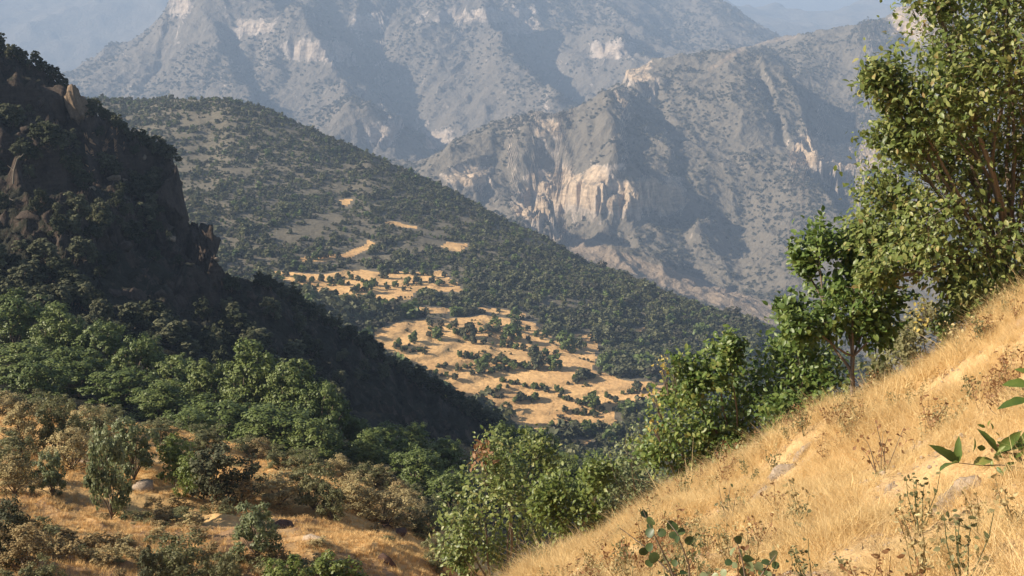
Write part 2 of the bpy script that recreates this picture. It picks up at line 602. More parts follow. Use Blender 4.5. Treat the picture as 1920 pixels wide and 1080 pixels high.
# the dry bank at lower left, beyond the gully
bank = Layer([(0, 1080, 22), (400, 1080, 25), (700, 1080, 29), (820, 1065, 32), (0, 950, 29), (200, 960, 31), (450, 950, 34), (700, 950, 40), (800, 975, 43),
              (0, 810, 42), (200, 840, 42), (450, 870, 45), (650, 905, 46), (0, 765, 48), (300, 815, 50), (550, 875, 52), (750, 935, 50),
              (0, 805, 65), (300, 865, 66), (600, 925, 66), (800, 1000, 62), (900, 1060, 50), (960, 1110, 42), (1100, 1200, 40), (1000, 1200, 30),
              (-300, 1080, 20), (-400, 780, 46), (-400, 800, 62), (0, 1300, 15), (500, 1350, 17), (900, 1300, 24)],
             t=(-0.75, 0.22), y=(13, 70), lam=1e-4)
bank.detail = lambda x, y: 0.45 * fbm(x * 0.14, y * 0.14, 5, 21) + 0.12 * ridged(x * 0.5, y * 0.5, 3, 5)
bank.cache(320, 800)
bank.build('bank_ground', M['gold2'], 300, 300, eps=0.1, attrs={
    'bare': lambda x, y, z: 0.16 * sstep(33, 27, y + 0.25 * x) - 0.10 * sstep(33, 40, y)})

# the wooded ravine and the dark hill on the left
hill_pts = [(0, 740, 75), (300, 800, 74), (600, 870, 72), (900, 930, 74), (1100, 960, 82), (1300, 1000, 85), (0, 650, 105), (300, 730, 103), (600, 815, 105), (900, 880, 115),
            (1100, 910, 130), (0, 545, 125), (300, 635, 128), (600, 735, 135), (800, 815, 150), (0, 430, 145), (200, 480, 145), (350, 540, 150),
            (0, 300, 165), (150, 320, 168), (280, 400, 172), (0, 90, 200), (90, 140, 198), (180, 205, 195), (250, 245, 195), (325, 300, 195), (350, 420, 192), (400, 440, 194),
            (412, 500, 198), (500, 520, 202), (600, 585, 202), (700, 645, 198), (850, 752, 190), (960, 812, 182), (1100, 890, 178), (1250, 960, 170), (1450, 1060, 160),
            (-300, 10, 205), (-300, 300, 160), (-300, 600, 110), (-300, 700, 80), (-300, 100, 250),
            (180, 270, 245), (350, 470, 240), (430, 600, 245), (550, 640, 245), (750, 760, 240), (960, 870, 235), (0, 160, 250), (1250, 1010, 220), (900, 1010, 60), (600, 985, 58), (1100, 1050, 62), (900, 1090, 48), (300, 900, 58), (1300, 1080, 66), (500, 1100, 46), (1300, 1150, 50)]
hill = Layer(hill_pts, t=(-0.72, 0.36), y=(40, 252), lam=2e-5)


def hill_detail(x, y):
    px = 960 + F_PX * x / (y * 1.03)
    m = sstep(110, 150, y)
    n = 1.6 * fbm(x * 0.035, y * 0.035, 4, 31) + m * 1.6 * ridged(x * 0.06, y * 0.06, 4, 33) + 1.1 * m * ridged(x * 0.16, y * 0.16, 4, 36, 0.6) + 0.5 * m * fbm(x * 0.4, y * 0.4, 3, 8)
    return n * (0.5 + 0.5 * m)


def hill_post(x, y, z):
    # rock bands: steps in height along the upper face
    for z0, h, xa, xb in ((-27.5, 5.0, -70, -44), (-17, 4.0, -90, -52), (-36, 4.0, -62, -40), (-10, 3.0, -90, -62)):
        m = sstep(135, 155, y) * sstep(xa - 4, xa + 4, x) * sstep(xb + 5, xb - 3, x)
        zz = z0 + 2.5 * perlin(x * 0.07, y * 0.07, 77)
        z = z + h * m * (sstep(-1.4, 1.4, z - zz) - 0.5) * 0.8
    return z


hill.detail, hill.post = hill_detail, hill_post
hill.cache(700, 900)
hill.fit_skyline([(-40, 60), (0, 88), (60, 116), (110, 152), (150, 182), (180, 208), (215, 230), (250, 243), (300, 270), (328, 302), (346, 402), (352, 414), (400, 420), (408, 500), (420, 510), (500, 534), (600, 592), (700, 648), (850, 752), (960, 814), (1100, 892)], 150, 190)


def hill_field(x, y, z):
    px, py = to_px(x, y, z)
    f = np.zeros(len(x))
    for poly in ([(160, 235), (230, 240), (240, 300), (160, 290)], [(160, 310), (215, 320), (212, 345), (165, 340)], [(90, 515), (120, 520), (200, 580), (150, 580)]):
        f = np.maximum(f, inside(px + 8 * perlin(x * .3, z * .3), py, poly) * 1.0)
    return f


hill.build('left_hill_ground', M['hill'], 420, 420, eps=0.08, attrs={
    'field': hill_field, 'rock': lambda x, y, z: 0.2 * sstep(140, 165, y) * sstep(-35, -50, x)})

# the terraced hill across the valley
terr = Layer([(1060, 850, 370), (1150, 805, 395), (950, 795, 390), (700, 640, 440), (1270, 725, 430), (900, 620, 480), (1120, 640, 500), (510, 515, 545), (750, 520, 560),
              (1000, 545, 560), (1250, 610, 545), (1430, 615, 590), (700, 450, 620), (870, 462, 640), (1100, 492, 690), (400, 380, 640), (600, 380, 690),
              (950, 416, 760), (850, 358, 790), (760, 320, 810), (690, 288, 820), (640, 266, 825), (560, 232, 840), (500, 204, 845), (430, 188, 850), (340, 184, 850), (250, 186, 855), (200, 182, 860),
              (0, 190, 870), (300, 300, 740), (350, 430, 600), (1180, 520, 680), (1300, 570, 640),
              (430, 250, 1000), (640, 350, 980), (950, 490, 900), (1100, 560, 850), (1430, 680, 740), (200, 240, 1000), (0, 260, 1000),
              (1500, 720, 500), (1430, 820, 440), (1270, 820, 390), (1700, 720, 560), (960, 890, 330), (600, 720, 400), (300, 570, 480), (1200, 900, 330), (1600, 950, 330),
              (0, 420, 600), (-200, 300, 700), (-200, 520, 480), (1900, 800, 480), (1900, 900, 330)],
             t=(-0.55, 0.5), y=(322, 1005), lam=2e-5)

FIELDS = [[(700, 618), (760, 600), (900, 592), (1000, 606), (1030, 636), (1112, 622), (1122, 672), (1108, 690), (1165, 712), (1272, 720), (1262, 742), (1150, 762), (1155, 800), (1000, 806), (940, 782),
           (865, 742), (800, 702), (715, 652)],
          [(500, 505), (600, 518), (660, 505), (760, 513), (830, 508), (872, 548), (785, 545), (765, 562), (660, 562), (620, 556), (550, 532)],
          [(640, 482), (690, 450), (700, 456), (652, 487)], [(835, 456), (874, 458), (866, 470), (832, 467)], [(1050, 822), (1115, 822), (1085, 852)],
          [(640, 372), (660, 370), (648, 392)], [(725, 413), (785, 424), (780, 430), (725, 420)], [(1170, 615), (1215, 612), (1200, 625)], [(555, 484), (640, 476), (648, 482), (565, 493)], [(900, 575), (985, 585), (985, 593), (905, 586)], [(760, 575), (850, 578), (840, 588), (770, 588)]]
_HOR = {}


def field_mask(x, y, z):
    px, py = to_px(x, y, z)
    dx, dy = 9 * perlin(x * 0.05, y * 0.05, 5), 5 * perlin(x * 0.06, y * 0.06, 6)
    f = np.zeros(np.shape(x))
    for p in FIELDS:
        f = np.maximum(f, inside(px + dx, py + dy, p) * 1.0)
    return f


def terr_detail(x, y):
    return 2.6 * ridged(x * 0.006, y * 0.006, 4, 41) * sstep(520, 700, y) + 1.2 * fbm(x * 0.02, y * 0.02, 4, 43)


def terr_post(x, y, z):
    # a spur whose far side drops off, as above the bright fields; small terrace steps in the cultivated part
    m = np.zeros(np.shape(x))
    for px, py, D, r in ((960, 700, 440, 75), (690, 535, 560, 50)):
        c = W(px, py, D)
        m = np.maximum(m, sstep(1.25, 0.75, np.hypot((x - c[0]) / r, (y - c[1]) / (r * 1.2))))
    st = 2.2
    q = z + 0.7 * perlin(x * 0.02, y * 0.02, 71)
    k = np.floor(q / st)
    f = q / st - k
    zt = (k + sstep(0.78, 1.0, f) * 0.7 + f * 0.3) * st - (q - z)
    return z * (1 - 0.6 * m) + zt * 0.6 * m


terr.detail, terr.post = terr_detail, terr_post
terr.cache(500, 1200)
terr.fit_skyline([(200, 184), (250, 188), (340, 186), (430, 189), (500, 206), (560, 234), (640, 268), (690, 290), (760, 321), (850, 360), (950, 418), (1040, 458), (1100, 494), (1180, 522), (1300, 572), (1430, 615)], 600, 780, smooth=15)
terr.build('terraced_hill_ground', M['terrace'], 460, 520, eps=0.05, attrs={
    'field': field_mask,
    'bare': lambda x, y, z: 0.35 * sstep(640, 800, y) * sstep(60, -60, x)})


def wp(pts):
    return [tuple(W(*p)[:2]) for p in pts]


# the rocky mountain with the cliffs, far side of the valley
rocky = Layer([(1180, 505, 1300), (1440, 590, 1150), (1100, 480, 1330), (1000, 435, 1500), (880, 370, 1650), (800, 300, 1800), (1250, 480, 1450), (1500, 530, 1320), (1620, 570, 1250),
               (1050, 402, 1680), (1150, 402, 1590), (1300, 405, 1680), (1150, 325, 1665), (1000, 325, 1785), (1500, 420, 1600), (1150, 240, 1850), (1000, 255, 1850), (1300, 250, 1820), (1500, 295, 1950), (1650, 285, 1900),
               (1170, 168, 2150), (1060, 207, 2050), (960, 215, 2000), (880, 248, 1950), (1240, 108, 2330), (1200, 124, 2260), (1300, 160, 2080), (1390, 90, 2600), (1480, 66, 2900), (1600, 45, 2900), (1700, 12, 2800), (1600, 150, 2400), (1750, 230, 2050),
               (1760, -10, 2800), (1900, -40, 2700), (1900, 280, 1900), (1900, 450, 1500), (2150, 200, 1900), (2150, -60, 2500),
               (880, 330, 2300), (1060, 275, 2500), (1170, 200, 2850), (960, 300, 2350), (780, 340, 2100), (760, 380, 1800), (1240, 180, 3000), (1390, 130, 3400), (1480, 120, 3500), (1600, 100, 3500), (1720, 60, 3400), (1900, 30, 3300),
               (1440, 680, 950), (1100, 560, 1000), (900, 460, 1150), (700, 380, 1500), (1700, 700, 900), (2000, 650, 900)],
              t=(-0.16, 0.62), y=(880, 3500), lam=1e-5)
RID = [(wp([(940, 100, 3150), (1050, 205, 2500)]), 60, 50)]


def rocky_detail(x, y):
    a = 15 * ridged(x * 0.0022 + 0.15 * perlin(x * .004, y * .004, 2), y * 0.0022, 6, 51) + 7 * fbm(x * 0.012, y * 0.012, 5, 53) + 5.0 * ridged(x * 0.018, y * 0.018, 4, 58) + 2.2 * ridged(x * 0.06, y * 0.06, 3, 59)
    far = sstep(900, 1400, y)
    return a * far * 0.9 + 5 * ridged(x * 0.012, y * 0.012, 4, 57) * (1 - far)


def cliff_steps(x, y, z, cliffs, mf, ya, yb, a1, fx1, fy1, a2, fx2, fy2, jit):
    """raise ledged rock walls in a height field: three steps each, with uneven lips"""
    shp = np.shape(z)
    X, Y, Z = (np.array(np.broadcast_to(q, shp), float).ravel() for q in (x, y, z))
    for px, py, D, w, h, sp in cliffs:
        c = W(px, py, D)
        wm = w * D / F_PX
        i = np.nonzero((np.abs(X - c[0]) < wm * 1.7) & (np.abs(Y - D) < ya))[0]
        if not len(i):
            continue
        xx, yy, zz = X[i], Y[i], Z[i]
        m = sstep(1.25, 0.7, np.abs(xx - c[0]) / wm + 0.25 * perlin(xx * mf, yy * mf, 61)) * sstep(ya, yb, np.abs(yy - D))
        lev = c[2] + a1 * perlin(xx * fx1, yy * fy1, 62) + a2 * ridged(xx * fx2, yy * fy2, 4, 63, 0.65)
        for q, (o, hh) in enumerate(((-0.9, 0.3), (0.0, 0.45), (0.9, 0.25))):
            le = lev + o * sp + jit[0] * perlin(xx * jit[1], yy * jit[2], 65 + q) + jit[3] * perlin(xx * jit[4], yy * jit[5], 68 + q)
            zz = zz + h * hh * m * (sstep(-sp * 0.4, sp * 0.4, zz - le) - 0.5)
        Z[i] = zz
    return Z.reshape(shp)


CLIFFS = [  # pixel centre, distance, half width px, height m, (z level spread)
    (1070, 354, 1700, 88, 44, 12), (1215, 367, 1690, 72, 34, 11), (1185, 134, 2230, 50, 20, 8), (1600, 292, 1930, 65, 30, 12), (1725, 35, 2790, 60, 60, 14), (1165, 190, 2020, 14, 14, 7),
    (1030, 240, 1880, 26, 16, 8), (1000, 395, 1600, 40, 14, 8), (880, 330, 1790, 45, 16, 8), (1510, 285, 1960, 28, 34, 8)]


RSP = [(wp(p), h, w) for p, h, w in [
    ([(1155, 430, 1560), (1150, 330, 1700), (1140, 250, 1880), (1168, 170, 2120)], 8, 60), ([(1290, 440, 1560), (1285, 330, 1780), (1270, 230, 2050)], -22, 70),
    ([(1000, 420, 1560), (990, 330, 1690), (1000, 240, 1880)], 16, 55), ([(900, 380, 1640), (935, 290, 1800), (960, 230, 1960)], -20, 55), ([(1300, 105, 2450), (1400, 200, 2100), (1480, 300, 1850), (1560, 420, 1560)], 24, 80),
    ([(1440, 90, 2800), (1500, 180, 2350), (1600, 260, 2050)], -30, 90), ([(1180, 500, 1310), (1240, 440, 1480), (1330, 380, 1680)], 30, 50), ([(1370, 480, 1400), (1400, 380, 1650), (1370, 260, 1950)], -36, 70),
    ([(1600, 60, 2800), (1640, 170, 2350)], 50, 90), ([(1120, 230, 1990), (1200, 150, 2160), (1250, 110, 2290)], 22, 60)]]


def rocky_post(x, y, z):
    for p, h, w in RSP:
        d = seg_dist(x + 14 * perlin(x * .012, y * .012, 5), y, p)
        z = z + h * np.exp(-(d / w) ** 1.3)
    return cliff_steps(x, y, z, CLIFFS, 0.02, 420, 200, 14, 0.008, 0.004, 7, 0.03, 0.012, (3.5, 0.05, 0.03, 2.0, 0.16, 0.1))


def rocky_rock(x, y, z):
    px, py = to_px(x, y, z)
    r = np.zeros(len(x))
    for cx, cy, D, w, h, sp in CLIFFS:
        hh = h * F_PX / D * 0.62 + 6
        e = np.maximum(np.abs(px - cx) / w, np.abs(py - cy) / hh) + 0.35 * perlin(px * 0.03, py * 0.05, 64)
        r = np.maximum(r, sstep(1.15, 0.7, e))
    return 0.5 * r


def rocky_bare(x, y, z):
    px, py = to_px(x, y, z)
    d = seg_dist(px, py + 6 * perlin(px * .02, py * .02, 3), [(1085, 462), (1180, 495), (1300, 540), (1450, 590)])
    d2 = seg_dist(px, py, [(1330, 130), (1400, 85), (1490, 68)])
    return np.maximum(0.8 * sstep(26, 12, d), 0.55 * sstep(9, 3, d2))


rocky.detail, rocky.post = rocky_detail, rocky_post
rocky.cache(620, 1500)
rocky.fit_skyline([(800, 300), (830, 276), (880, 248), (960, 215), (1060, 207), (1110, 186), (1160, 150), (1200, 122), (1240, 106), (1300, 99), (1390, 90), (1440, 74), (1480, 66), (1600, 45), (1660, 30), (1690, 10), (1720, 8), (1780, -10)], 1500, 2000, smooth=45)
rocky.build('rocky_mountain', M['mount'], 620, 520, eps=0.03, attrs={'rock': rocky_rock, 'bare': rocky_bare})

# the higher mountain behind it
back = Layer([(130, 118, 3300), (200, 95, 3300), (300, 40, 3300), (335, -20, 3300), (450, -70, 3400), (600, -95, 3600), (1000, -70, 3900), (1250, -50, 4100), (1350, -10, 4000), (1400, 25, 3900), (1450, 60, 3800), (1520, 90, 3700),
              (700, 295, 2300), (800, 305, 2300), (880, 245, 2500), (1050, 205, 2750), (1000, 150, 3000), (940, 92, 3200), (640, 205, 2700), (400, 175, 2700), (200, 185, 2800), (100, 200, 2800),
              (550, 80, 3000), (800, 100, 3000), (1180, 112, 3150), (1300, 90, 3300), (700, 20, 3300), (950, 20, 3500), (500, 250, 2400), (300, 260, 2500),
              (870, 175, 2750), (760, 200, 2600), (640, 110, 2950), (1150, 45, 3500), (0, 260, 2700),
              (0, 180, 3300), (130, 190, 3900), (330, 60, 4200), (600, 0, 4500), (1000, 20, 4700), (1300, 40, 4800), (1450, 100, 4500), (1600, 120, 4200), (1600, 180, 3000), (1900, 150, 4000), (1900, 200, 3000), (-200, 240, 3300), (-200, 300, 2700)],
             t=(-0.6, 0.6), y=(2250, 4800), lam=1e-5)
SPURS = [([(1040, 200, 2700), (985, 140, 2950), (935, 85, 3180), (900, 40, 3400)], 95, 80), ([(1080, 205, 2900), (1060, 150, 3080), (1020, 100, 3280)], -90, 90),
         ([(655, 250, 2420), (660, 180, 2620), (640, 110, 2850), (560, 60, 3050)], 85, 90), ([(890, 250, 2600), (830, 200, 2750), (770, 140, 2900), (700, 60, 3150)], -120, 110),
         ([(480, 190, 2650), (420, 100, 2950), (345, 10, 3250)], 60, 90), ([(540, 230, 2600), (500, 160, 2800), (440, 100, 3050)], -60, 70),
         ([(200, 170, 2900), (300, 90, 3100)], -50, 80), ([(1180, 112, 3100), (1120, 60, 3400)], 60, 90), ([(800, 60, 3250), (860, 20, 3450)], 50, 80), ([(1300, 60, 3600), (1250, 0, 3900)], -70, 120)]
SPURS = [(wp(p), h, w) for p, h, w in SPURS]
BCL = [(1150, 96, 3080, 42, 24, 10), (592, 94, 2990, 58, 30, 14), (480, 48, 3180, 34, 22, 12), (345, 8, 3290, 16, 30, 12), (900, 30, 3500, 110, 20, 12), (980, 48, 3420, 30, 26, 10), (720, 245, 2480, 30, 24, 10), (820, 262, 2440, 26, 22, 10), (690, 40, 3250, 30, 26, 10)]


def back_detail(x, y):
    z = 24 * ridged(x * 0.0016 + 0.2 * perlin(x * .003, y * .003, 2), y * 0.0016, 6, 81) + 12 * fbm(x * 0.009, y * 0.009, 5, 83) + 8 * ridged(x * 0.013, y * 0.013, 4, 86) + 3 * ridged(x * 0.045, y * 0.045, 3, 87)
    for p, h, w in SPURS:
        d = seg_dist(x + 20 * perlin(x * .01, y * .01, 5), y, p)
        z = z + h * np.exp(-(d / w) ** 1.2)
    return z - 30


def back_post(x, y, z):
    return cliff_steps(x, y, z, BCL, 0.015, 520, 240, 18, 0.006, 0.003, 8, 0.022, 0.009, (4.5, 0.035, 0.02, 2.5, 0.11, 0.07))


def back_rock(x, y, z):
    px, py = to_px(x, y, z)
    r = np.zeros(len(x))
    for cx, cy, D, w, h, sp in BCL:
        e = np.maximum(np.abs(px - cx) / w, np.abs(py - cy) / (h * F_PX / D * 0.62 + 5)) + 0.35 * perlin(px * 0.03, py * 0.05, 64)
        r = np.maximum(r, sstep(1.15, 0.7, e))
    return 0.4 * r


back.detail, back.post = back_detail, back_post
back.cache(620, 1000)
back.build('back_mountain', M['mount2'], 620, 420, eps=0.03, attrs={'rock': back_rock})

# the last ranges, nearly lost in the haze
far1 = Layer([(-200, -60, 6500), (150, -45, 6500), (400, -40, 6500), (800, -30, 6500), (1300, -10, 6800), (1400, 5, 6800), (1470, 36, 6700), (1530, 48, 6600), (1600, 18, 6800), (1680, 0, 6900), (1800, -20, 6900), (2100, -30, 6900),
              (-200, 200, 5000), (150, 150, 5000), (800, 150, 5000), (1450, 130, 5000), (1800, 130, 5000), (2100, 130, 5000), (0, 60, 5700), (200, 50, 5700), (-200, 60, 8000), (600, 60, 8000), (1450, 100, 8000), (2000, 60, 8000)],
             t=(-0.6, 0.6), y=(4900, 8000))
far1.detail = lambda x, y: 60 * ridged(x * 0.001, y * 0.001, 5, 91) + 15 * fbm(x * .006, y * .006, 4, 93) - 20
far1.cache(400, 500)
far1.build('far_range', M['mount2'], 400, 160, eps=0.03)
far2 = Layer([(-200, -90, 11000), (500, -90, 11000), (1000, -80, 11000), (1450, -60, 11000), (1600, -70, 11000), (2100, -90, 11000),
              (-200, 120, 8500), (960, 120, 8500), (2100, 120, 8500), (-200, 60, 12500), (960, 60, 12500), (2100, 60, 12500)], t=(-0.62, 0.62), y=(8300, 12500))
far2.detail = lambda x, y: 70 * ridged(x * 0.0007, y * 0.0007, 5, 95) - 30
far2.cache(300, 300)
far2.build('farthest_range', M['mount2'], 300, 80, eps=0.03)

# base ground under everything, so that no gap opens below the pieces
zmin = min(l.Z.min() for l in (slope, bank, hill, terr, rocky, back, far1, far2))
zmax = max(l.Z.max() for l in (slope, bank, hill, terr, rocky, back, far1, far2))
print('terrain z', zmin, zmax, [(round(float(l.Z.min())), round(float(l.Z.max()))) for l in (slope, bank, hill, terr, rocky, back, far1, far2)])
gb = mesh_np('valley_floor', [(-9000, -300, zmin - 2), (9000, -300, zmin - 2), (9000, 13500, zmin - 2), (-9000, 13500, zmin - 2)], [[(0, 1, 2, 3)]], M['mount2'])
tag(link('valley_floor', gb), kind='structure')

# ------------------------------------------------------------------ haze
hz, hnt, hout = new_mat('haze_air')
pv = hnt.nodes.new('ShaderNodeVolumePrincipled')
pv.inputs['Color'].default_value = (0.53, 0.71, 1.0, 1)
pv.inputs['Density'].default_value = 2.1e-4
pv.inputs['Anisotropy'].default_value = 0.0
hnt.links.new(pv.outputs[0], hout.inputs['Volume'])
x0, x1, y0, y1, z0, z1 = -9500, 9500, -500, 14000, zmin - 3, zmax + 20
hv = [(x, y, z) for z in (z0, z1) for y in (y0, y1) for x in (x0, x1)]
hm = mesh_np('haze', hv, [[(0, 2, 3, 1), (4, 5, 7, 6), (0, 1, 5, 4), (2, 6, 7, 3), (0, 4, 6, 2), (1, 3, 7, 5)]], hz)
tag(link('haze', hm), 'pale blue haze lying over the valley and the far mountains', 'haze', kind='stuff')

# ------------------------------------------------------------------ plants: shared makers
def rand_dirs(n, r):
    d = r.normal(size=(n, 3))
    return d / np.linalg.norm(d, axis=1, keepdims=True)


def frames(axis, up):
    """rotation matrices (n,3,3) whose columns are side, axis (leaf length), normal"""
    a = axis / np.linalg.norm(axis, axis=1, keepdims=True)
    s = np.cross(a, up)
    s /= np.linalg.norm(s, axis=1, keepdims=True) + 1e-9
    n = np.cross(s, a)
    return np.stack([s, a, n], -1)


# one leaf, 1 long: base at the origin, folded along the midrib and curled down at the tip
LEAF_V = np.array([(0, 0, 0), (-.24, .28, .06), (0, .3, 0), (.24, .28, .06), (-.26, .62, .03), (0, .64, -.04), (.26, .62, .03), (0, 1, -.14)])
LEAF_F = [np.array([(0, 2, 1, 1), (0, 3, 2, 2), (1, 2, 5, 4), (2, 3, 6, 5), (4, 5, 7, 7), (5, 6, 7, 7)])]
LEAF_T = np.array([(0, 2, 1), (0, 3, 2), (4, 5, 7), (5, 6, 7)])
LEAF_Q = np.array([(1, 2, 5, 4), (2, 3, 6, 5)])
LONG_V = LEAF_V * np.array([0.62, 1, 1.0])
ROUND_V = np.array([(0, 0, 0), (-.44, .2, .08), (0, .3, 0), (.44, .2, .08), (-.46, .66, .06), (0, .64, -.02), (.46, .66, .06), (0, 1, -.06)])
# a leafy twig end: two crossed little faces; stands for a spray of leaves on trees farther off
SPRAY_V = np.array([(-.5, 0, 0), (.5, .1, .1), (.4, .9, 0), (-.4, 1, .12), (0, .1, -.4), (0, .0, .45), (.1, .95, .4), (0, .9, -.38)])
SPRAY_Q = np.array([(0, 1, 2, 3), (4, 5, 6, 7)])
QUAD_V = np.array([(-.5, 0, .06), (.42, .08, 0), (.5, .92, .1), (-.36, 1, 0)])
QUAD_Q = np.array([(0, 1, 2, 3)])


def place_template(TV, faces, P, R, S):
    n, k = len(P), len(TV)
    V = np.einsum('nij,kj->nki', R, TV) * S[:, None, None] + P[:, None, :]
    out = []
    for F in faces:
        off = (np.arange(n) * k)[:, None, None]
        out.append((F[None] + off).reshape(-1, F.shape[1]))
    return V.reshape(-1, 3), out


def tube(pts, rad, sides=5):
    pts = np.asarray(pts, float)
    rad = np.asarray(rad, float)
    t = np.gradient(pts, axis=0)
    R = frames(t, np.broadcast_to(np.array([0.3, 0.9, 0.1]), t.shape))
    a = np.linspace(0, 2 * math.pi, sides, endpoint=False)
    ring = np.stack([np.cos(a), np.zeros(sides), np.sin(a)], -1)
    V = np.einsum('nij,kj->nki', R, ring) * rad[:, None, None] + pts[:, None]
    n = len(pts)
    idx = np.arange(n * sides).reshape(n, sides)
    j = np.roll(np.arange(sides), -1)
    F = np.stack([idx[:-1], idx[1:], idx[1:][:, j], idx[:-1][:, j]], -1).reshape(-1, 4)
    return V.reshape(-1, 3), F


class Acc:
    def __init__(self):
        self.V, self.F, self.n = [], {}, 0

    def add(self, V, *Fs):
        for F in Fs:
            self.F.setdefault(F.shape[1], []).append(F + self.n)
        self.V.append(V)
        self.n += len(V)

    def mesh(self, name, mat, smooth=True, attrs=None):
        return mesh_np(name, np.concatenate(self.V), [np.concatenate(f) for f in self.F.values()], mat, attrs, smooth)


def branch(acc, a, b, r0, r1, r, sag=0.12, sides=5, n=6):
    a, b = np.asarray(a, float), np.asarray(b, float)
    L = np.linalg.norm(b - a)
    t = np.linspace(0, 1, n)[:, None]
    off = r.normal(size=3) * sag * L
    mid2 = r.normal(size=3) * sag * 0.4 * L
    P = a + (b - a) * t + off * (t * (1 - t)) * 1.6 + mid2 * np.sin(t * 2 * math.pi) * 0.5
    V, F = tube(P, np.linspace(r0, r1, n), sides)
    acc.add(V, F)
    return P


_leaf_cache = {}


def leaf_variants(tv_name, TV, mat, lo, hi, k=6):
    key = (tv_name, mat.name, round(lo, 2), round(hi, 2))
    if key not in _leaf_cache:
        out = []
        for i in range(k):
            t = lo + (hi - lo) * (i + 0.5) / k
            V = TV * np.array([1 + 0.12 * (i % 3 - 1), 1, 1 + 0.4 * (i % 2)])
            out.append(mesh_np('leaf', V, [LEAF_T, LEAF_Q], mat, {'tint': np.full(len(V), t)}, smooth=True))
        _leaf_cache[key] = out
    return _leaf_cache[key]


def add_leaf_objects(root, P, R, S, meshes, r):
    for i in range(len(P)):
        o = bpy.data.objects.new('leaf', meshes[int(r.integers(len(meshes)))])
        COL.objects.link(o)
        o.parent = root
        m = Matrix(np.block([[R[i] * S[i], P[i][:, None]], [np.zeros((1, 3)), np.ones((1, 1))]]).tolist())
        o.matrix_local = m


